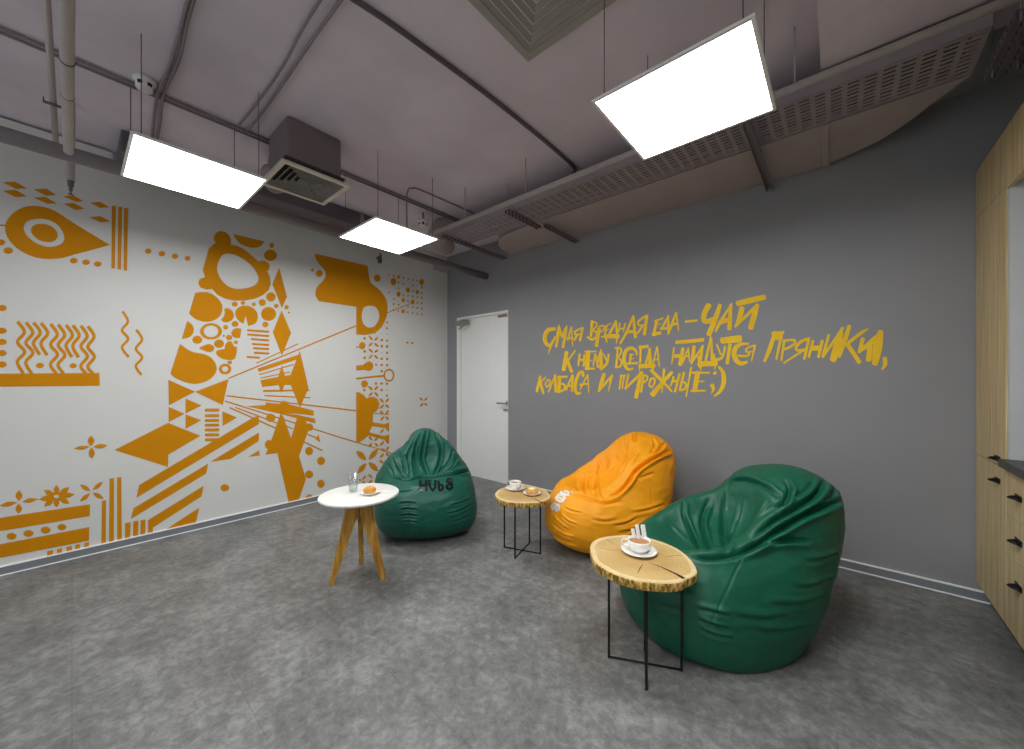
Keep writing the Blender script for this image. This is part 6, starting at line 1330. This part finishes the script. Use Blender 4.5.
# ================================================================ SMOKE DETECTORS
def detector(x, y, r, label, drop=.0):
    t = empty('smoke_detector', (x, y, ZC - drop), label, 'smoke detector', 'white smoke detectors')
    z = ZC - drop
    lathe_obj('base', [(0, z), (r, z), (r, z - .014), (r * .96, z - .024), (0, z - .024)], x, y, M_white_plastic, t, 32)
    lathe_obj('sensing_head', [(r * .90, z - .024), (r * .84, z - .030), (r * .74, z - .056), (r * .64, z - .066), (0, z - .066)], x, y, M_white_plastic, t, 32)
    for k in range(6):
        bm = bmesh.new()
        a0, a1 = k * math.pi / 3 + .2, k * math.pi / 3 + .75
        seg = []
        for a in (a0, (a0 + a1) / 2, a1):
            for rr, zz in ((r * .83, z - .032), (r * .765, z - .050)):
                seg.append(bm.verts.new((x + (rr + .0012) * math.cos(a), y + (rr + .0012) * math.sin(a), zz)))
        bm.faces.new((seg[0], seg[1], seg[3], seg[2])); bm.faces.new((seg[2], seg[3], seg[5], seg[4]))
        from_bm('smoke_slot', bm, M_black_plastic, t)
    if drop:
        tube_obj('stem', [(x, y, z - .002), (x, y, ZC)], .01, M_conduit, t, 8)
p = on_z(144.5, 82.5, ZC - .02)
detector(p[0], p[1], .052, 'white smoke detector on the bare ceiling above the left panel lamp')
p = on_z(423, 223, ZC - .11)
detector(p[0], p[1], .054, 'white smoke detector by the farthest panel lamp', drop=.085)

# ================================================================ CABLE TRAY
TZ0, TY0, TY1, TX0, TX1 = 2.80, 2.545, 2.875, -3.15, .50
tr = empty('cable_tray', ((TX0 + TX1) / 2, (TY0 + TY1) / 2, TZ0), 'long perforated steel cable tray hanging below the ceiling along the grey wall', 'cable tray')
bm = bmesh.new()
# bottom with real slots: rows of narrow openings
rows = 9; gap = (TY1 - TY0 - .03) / rows
ys = []
y = TY0 + .015
for k in range(rows): ys.append((y + gap * .33, y + gap * .64)); y += gap
pitch, slot = .066, .044
x = TX0 + .01; xs = [x]
while x < TX1 - pitch:
    xs += [x + (pitch - slot) / 2, x + (pitch + slot) / 2]; x += pitch
xs.append(TX1)
yb = [TY0] + [q for a in ys for q in a] + [TY1]
grid = {}
def gv(i, j):
    if (i, j) not in grid: grid[(i, j)] = bm.verts.new((xs[i], yb[j], TZ0))
    return grid[(i, j)]
for i in range(len(xs) - 1):
    for j in range(len(yb) - 1):
        if i % 2 == 1 and j % 2 == 1: continue
        bm.faces.new((gv(i, j), gv(i + 1, j), gv(i + 1, j + 1), gv(i, j + 1)))
from_bm('perforated_base', bm, M_galv, tr)
for yy, nm in ((TY0, 0), (TY1, 1)):
    bm = bmesh.new(); box(bm, TX0, TX1, yy - .0015, yy + .0015, TZ0, TZ0 + .06); box(bm, TX0, TX1, yy - (.012 if nm else 0), yy + (0 if nm else .012), TZ0 + .058, TZ0 + .061)
    from_bm('side_rail', bm, M_galv, tr)
# cables lying inside
for k, (yy, r_) in enumerate(((2.60, .014), (2.64, .010), (2.70, .016), (2.745, .010), (2.80, .012))):
    tube_obj('tray_cable', wig([(TX0 + .05, yy, TZ0 + r_ + .003), (-2.2, yy + .012, TZ0 + r_ + .003), (-1.2, yy - .012, TZ0 + r_ + .003), (-.3, yy + .01, TZ0 + r_ + .003), (TX1 - .05, yy, TZ0 + r_ + .003)]), r_, M_cable, tr, 8)

def punched_material():
    m = bpy.data.materials.new('punched_steel_channel'); m.use_nodes = True
    nt = m.node_tree; N = nt.nodes; L = nt.links
    b = N['Principled BSDF']; b.inputs['Roughness'].default_value = .45; b.inputs['Metallic'].default_value = .3
    tc = N.new('ShaderNodeTexCoord'); sp = N.new('ShaderNodeSeparateXYZ'); L.new(tc.outputs['Object'], sp.inputs[0])
    def mth(op, a, v=None):
        n = N.new('ShaderNodeMath'); n.operation = op; L.new(a, n.inputs[0])
        if isinstance(v, float): n.inputs[1].default_value = v
        elif v is not None: L.new(v, n.inputs[1])
        return n.outputs[0]
    ya = mth('FRACT', mth('MULTIPLY', mth('ADD', sp.outputs['Y'], 10.0), 20.0))
    on1 = mth('LESS_THAN', ya, .45)
    on2 = mth('GREATER_THAN', sp.outputs['Z'], -.027)
    on3 = mth('LESS_THAN', sp.outputs['Z'], -.012)
    k = mth('MULTIPLY', mth('MULTIPLY', on1, on2), on3)
    mx = N.new('ShaderNodeMix'); mx.data_type = 'RGBA'
    mx.inputs[6].default_value = lin((150, 141, 146)) + (1,); mx.inputs[7].default_value = lin((40, 37, 38)) + (1,)
    L.new(k, mx.inputs[0]); L.new(mx.outputs[2], b.inputs['Base Color'])
    return m
M_punched = punched_material()
def strut(x, y0, y1, z, label, rods=True):
    t = empty('support_strut', (x, (y0 + y1) / 2, z), label, 'support strut', 'steel support struts')
    w, h_, th = .02, .036, .003
    bm = bmesh.new()
    box(bm, x - w, x + w, y0, y1, z - .001 - th, z - .001)
    box(bm, x - w, x - w + th, y0, y1, z - h_, z - .001 - th); box(bm, x + w - th, x + w, y0, y1, z - h_, z - .001 - th)
    from_bm('channel', bm, M_punched, t)
    if rods:
        for yy in (y0 + .012, 2.886):
            tube_obj('threaded_rod', [(x, yy, z - h_ - .01), (x, yy, 2.90 if x > 0 and yy < 2.52 else ZC)], .004, M_galv, t, 6)
strut(-3.09, 2.50, YG - .003, 2.80, 'perforated strut under the tray end nearest the room corner')
strut(-2.21, 2.50, 2.98, 2.80, 'short strut under the tray above the far log table')
strut(-2.08, 2.90, YG - .003, 2.765, 'strut under the wall duct above the orange bean bag', rods=False)
strut(-.39, 2.50, YG - .003, 2.80 - .035, 'perforated strut below tray and duct, above the large green bean bag')
strut(.565, 2.50, 2.95, 2.80, 'strut at the right end of the cable tray, left one of two')
strut(.64, 2.50, 2.95, 2.80, 'strut beyond the right end of the cable tray, right one of two')

# ================================================================ DUCTS
dz = 2.80
dt = empty('air_duct', (-1.2, 3.2, dz), 'flat rectangular air duct along the top of the grey wall, curving at both ends', 'air duct', 'air ducts')
bm = bmesh.new()
left = [(-2.16, 2.895), (-2.45, 2.93)] + smooth_open([(-2.45, 2.93), (-2.66, 2.96), (-2.82, 3.05), (-2.94, 3.22), (-3.0, YG - .004)], 5)[1:] + [(-2.40, YG - .004), (-2.16, YG - .004)]
prism(bm, left, dz + .005, ZC - .004); from_bm('elbow_section', bm, M_duct, dt)
right = [(-2.15, 2.895), (-2.15, YG - .004), (-.35, YG - .004)] + smooth_open([(-.10, YG - .006), (.115, 3.36), (.21, 3.30), (.32, 3.17), (.40, 3.04), (.50, 2.895)], 5)
prism(bm2 := bmesh.new(), right, dz, ZC - .004); from_bm('main_section', bm2, M_duct, dt)
for fx in (-2.16, -.06):
    bm = bmesh.new(); box(bm, fx - .02, fx + .02, 2.88, YG - .002 if fx < -1 else 3.455, dz - .014, ZC - .003, .004, 1)
    from_bm('flange', bm, M_duct, dt)
rd = empty('air_duct', (-3.42, 2.8, 2.75), 'short round pale duct bend by the room corner above the thick pipe', 'air duct', 'air ducts')
tube_obj('bend', smooth_open([(-3.22, 2.60, 2.90), (-3.34, 2.62, 2.89), (-3.46, 2.74, 2.885), (-3.54, 2.93, 2.885)], 6), .10, M_duct, rd, 24)
tube_obj('collar', [(-3.20, 2.572, 2.90), (-3.235, 2.584, 2.90)], .107, M_duct, rd, 24)
r2 = empty('air_duct', (-3.78, 1.8, 2.8), 'long rectangular duct between the thick pipe and the mural wall', 'air duct', 'air ducts')
box_obj('duct', -4.14, -3.75, .22, 2.45, 2.88, ZC - .003, mat('dark_sheet_duct', (104, 98, 102), .6), r2, .01)
box_obj('flange', -4.15, -3.74, 1.95, 1.98, 2.87, ZC - .002, M_duct, r2)
r3 = empty('air_duct', (-3.45, 1.0, 2.82), 'round flexible duct feeding the pale diffuser box', 'air duct', 'air ducts')
fp = []; rr = []
for k in range(60):
    q = k / 59; fp.append((-3.085 - .32 * q, 1.02 + .06 * math.sin(q * 3), 2.885)); rr.append(.10 + (.006 if k % 3 == 0 else 0))
tube_obj('flexible_hose', fp, rr, M_duct, r3, 24)
bmc = box_obj('ceiling_beam', -.065, XB, YB, 2.525, 2.90, ZC, M_ceiling)
bmc.name = 'trim_2'; struct(bmc, 'lowered ceiling beam over the kitchen side', 'beam')
# small fittings on the white wall
jb = empty('junction_box', (XW, 3.24, 2.86), 'small beige junction box at the top end of the white wall', 'junction box')
a = on_x(433, 264, XW); b = on_x(446, 274, XW)
M_beige = mat('beige_plastic', (176, 170, 160), .5, var=.03)
box_obj('housing', XW, XW + .07, a[1], min(b[1], YG - .015), 2.80, 2.905, M_beige, jb, .006)
box_obj('lid', XW + .07, XW + .076, a[1] + .02, min(b[1], YG - .015) - .02, 2.815, 2.89, M_beige, jb, .003)
wc = empty('wall_sensor', tuple(on_x(380, 258, XW)), 'small dark sensor on an arm high on the white wall behind the far lamp', 'sensor')
q0 = on_x(377, 259, XW); q1 = on_x(383, 256, XW); q2 = on_x(380, 262, XW)
tube_obj('arm', [(XW, q0[1], q0[2] + .01), (XW + .10, q0[1] + .0, q0[2] + .02), (XW + .10, q1[1] - .1, q1[2] - .01)], .012, M_conduit, wc, 8)
bm = bmesh.new(); lathe(bm, [(0, q2[2] - .05), (.022, q2[2] - .045), (.026, q2[2] - .01), (.022, q2[2] + .03), (0, q2[2] + .035)], XW + .10, q1[1] - .1, 14)
from_bm('sensor_head', bm, M_cable, wc)

box_t = tag(recentre(box_obj('cable_trunking', XW, XW + .05, YB, .20, 2.945, 3.012, M_white_plastic)), 'white cable trunking at the top of the mural wall at far left', 'trunking')

struct(box_obj('darkening_strip', .10, XB, 2.98, YG, 3.0, ZC, M_grey_wall), 'added grey strip that makes the ceiling look dark beside the grey wall at right', 'darkening strip')  # added grey strip, made up so this ceiling corner reads dark

# ================================================================ KITCHEN CABINETS at the right edge
XC = .616
def wood_face(name):
    return wood_material(name, (216, 196, 150), (180, 158, 112), (22, 22, .9), 2.6, .5)
M_wood = wood_face('light_oak_laminate')
M_gap = mat('dark_shadow_gap', (70, 58, 40), .8)
M_counter = mat('dark_stone_counter', (62, 62, 62), .4, var=.2, scale=20)
M_panel = mat('pale_grey_panel', (188, 192, 192), .3, var=.02)
Ye = YG - .012
Ys = on_x(1006, 520, XC)[1]            # seam between tall cabinet and drawers
zb, zmid, ztop, zhi = .115, .866, 2.235, 2.515
def pull(x, y, z, parent):
    """black cup pull: a leaf-shaped half shell"""
    bm = bmesh.new(); nu, nv = 12, 6
    rows = []
    for i in range(nu + 1):
        u = -1 + 2 * i / nu
        row = []
        for j in range(nv + 1):
            a = math.pi * .5 * j / nv
            prof = (1 - abs(u) ** 2.2)
            row.append(bm.verts.new((x - .001 - .030 * prof * math.cos(a) - .004 * prof, y + u * .036, z + .012 * prof * math.sin(a) + .006 - .010 * (1 - prof))))
        rows.append(row)
    for i in range(nu):
        for j in range(nv):
            f = bm.faces.new((rows[i][j], rows[i + 1][j], rows[i + 1][j + 1], rows[i][j + 1])); f.smooth = True
    bmesh.ops.solidify(bm, geom=list(bm.faces), thickness=.003)
    box(bm, x - .004, x, y - .040, y + .040, z - .004, z + .022, .0015, 1)
    from_bm('handle', bm, M_black_plastic, parent)
g_ = .0018
tc = empty('tall_cabinet', (XC + .3, (Ys + Ye) / 2, 0), 'tall light oak kitchen cabinet against the grey wall at the right edge', 'cabinet')
box_obj('body', XC + .019, XC + .6, Ys, Ye, zb, zhi, M_wood, tc)
box_obj('plinth', XC + .06, XC + .58, Ys, Ye, 0, zb, M_gap, tc)
bm = bmesh.new(); box(bm, XC + .006, XC + .60, Ys - .016, Ys - .001, zmid + .05, ztop); from_bm('side_panel', bm, M_panel, tc)
for z0, z1, hz in ((zb, zmid, .80), (zmid, ztop, .905), (ztop, zhi, None)):
    d = box_obj('door', XC, XC + .018, Ys + g_, Ye - g_, z0 + g_, z1 - g_, M_wood, tc, .0012)
    if hz:
        hp = on_x(998, 481 if hz < .85 else 459, XC)
        pull(XC, hp[1], hp[2] - .005, d)
bc = empty('drawer_cabinet', (XC + .3, Ys - .3, 0), 'light oak drawer unit below the dark counter at the right edge', 'cabinet')
Yd = Ys - .62
box_obj('body', XC + .019, XC + .6, Yd, Ys - .002, zb, .875, M_wood, bc)
box_obj('plinth', XC + .06, XC + .58, Yd, Ys - .002, 0, zb, M_gap, bc)
zl = [zb, on_x(1006, 551, XC)[2], on_x(1006, 513, XC)[2], .872]
for k in range(3):
    d = box_obj('drawer', XC, XC + .018, Yd + g_, Ys - .002 - g_, zl[k] + g_, zl[k + 1] - g_, M_wood, bc, .0012)
    hp = on_x(1019, (588, 543, 499)[k], XC)
    pull(XC, hp[1], hp[2] - .005, d)
ct = box_obj('countertop', XC - .025, XC + .6, Yd - 1.2, Ys - .004, .877, .915, M_counter, None, .003)
tag(recentre(ct), 'dark grey stone countertop on the oak drawer unit', 'countertop')
uc = empty('wall_cabinet', (XC + .3, Ys - .6, ztop), 'light oak wall cabinet bridging above the counter at the right edge', 'cabinet')
box_obj('body', XC + .019, XC + .6, Ys - 1.6, Ys - .002, ztop - .0, zhi, M_wood, uc)
box_obj('door', XC, XC + .018, Ys - .60, Ys - .004, ztop - .02, zhi - g_, M_wood, uc, .0012)
box_obj('door', XC, XC + .018, Ys - 1.2, Ys - .604, ztop - .02, zhi - g_, M_wood, uc, .0012)
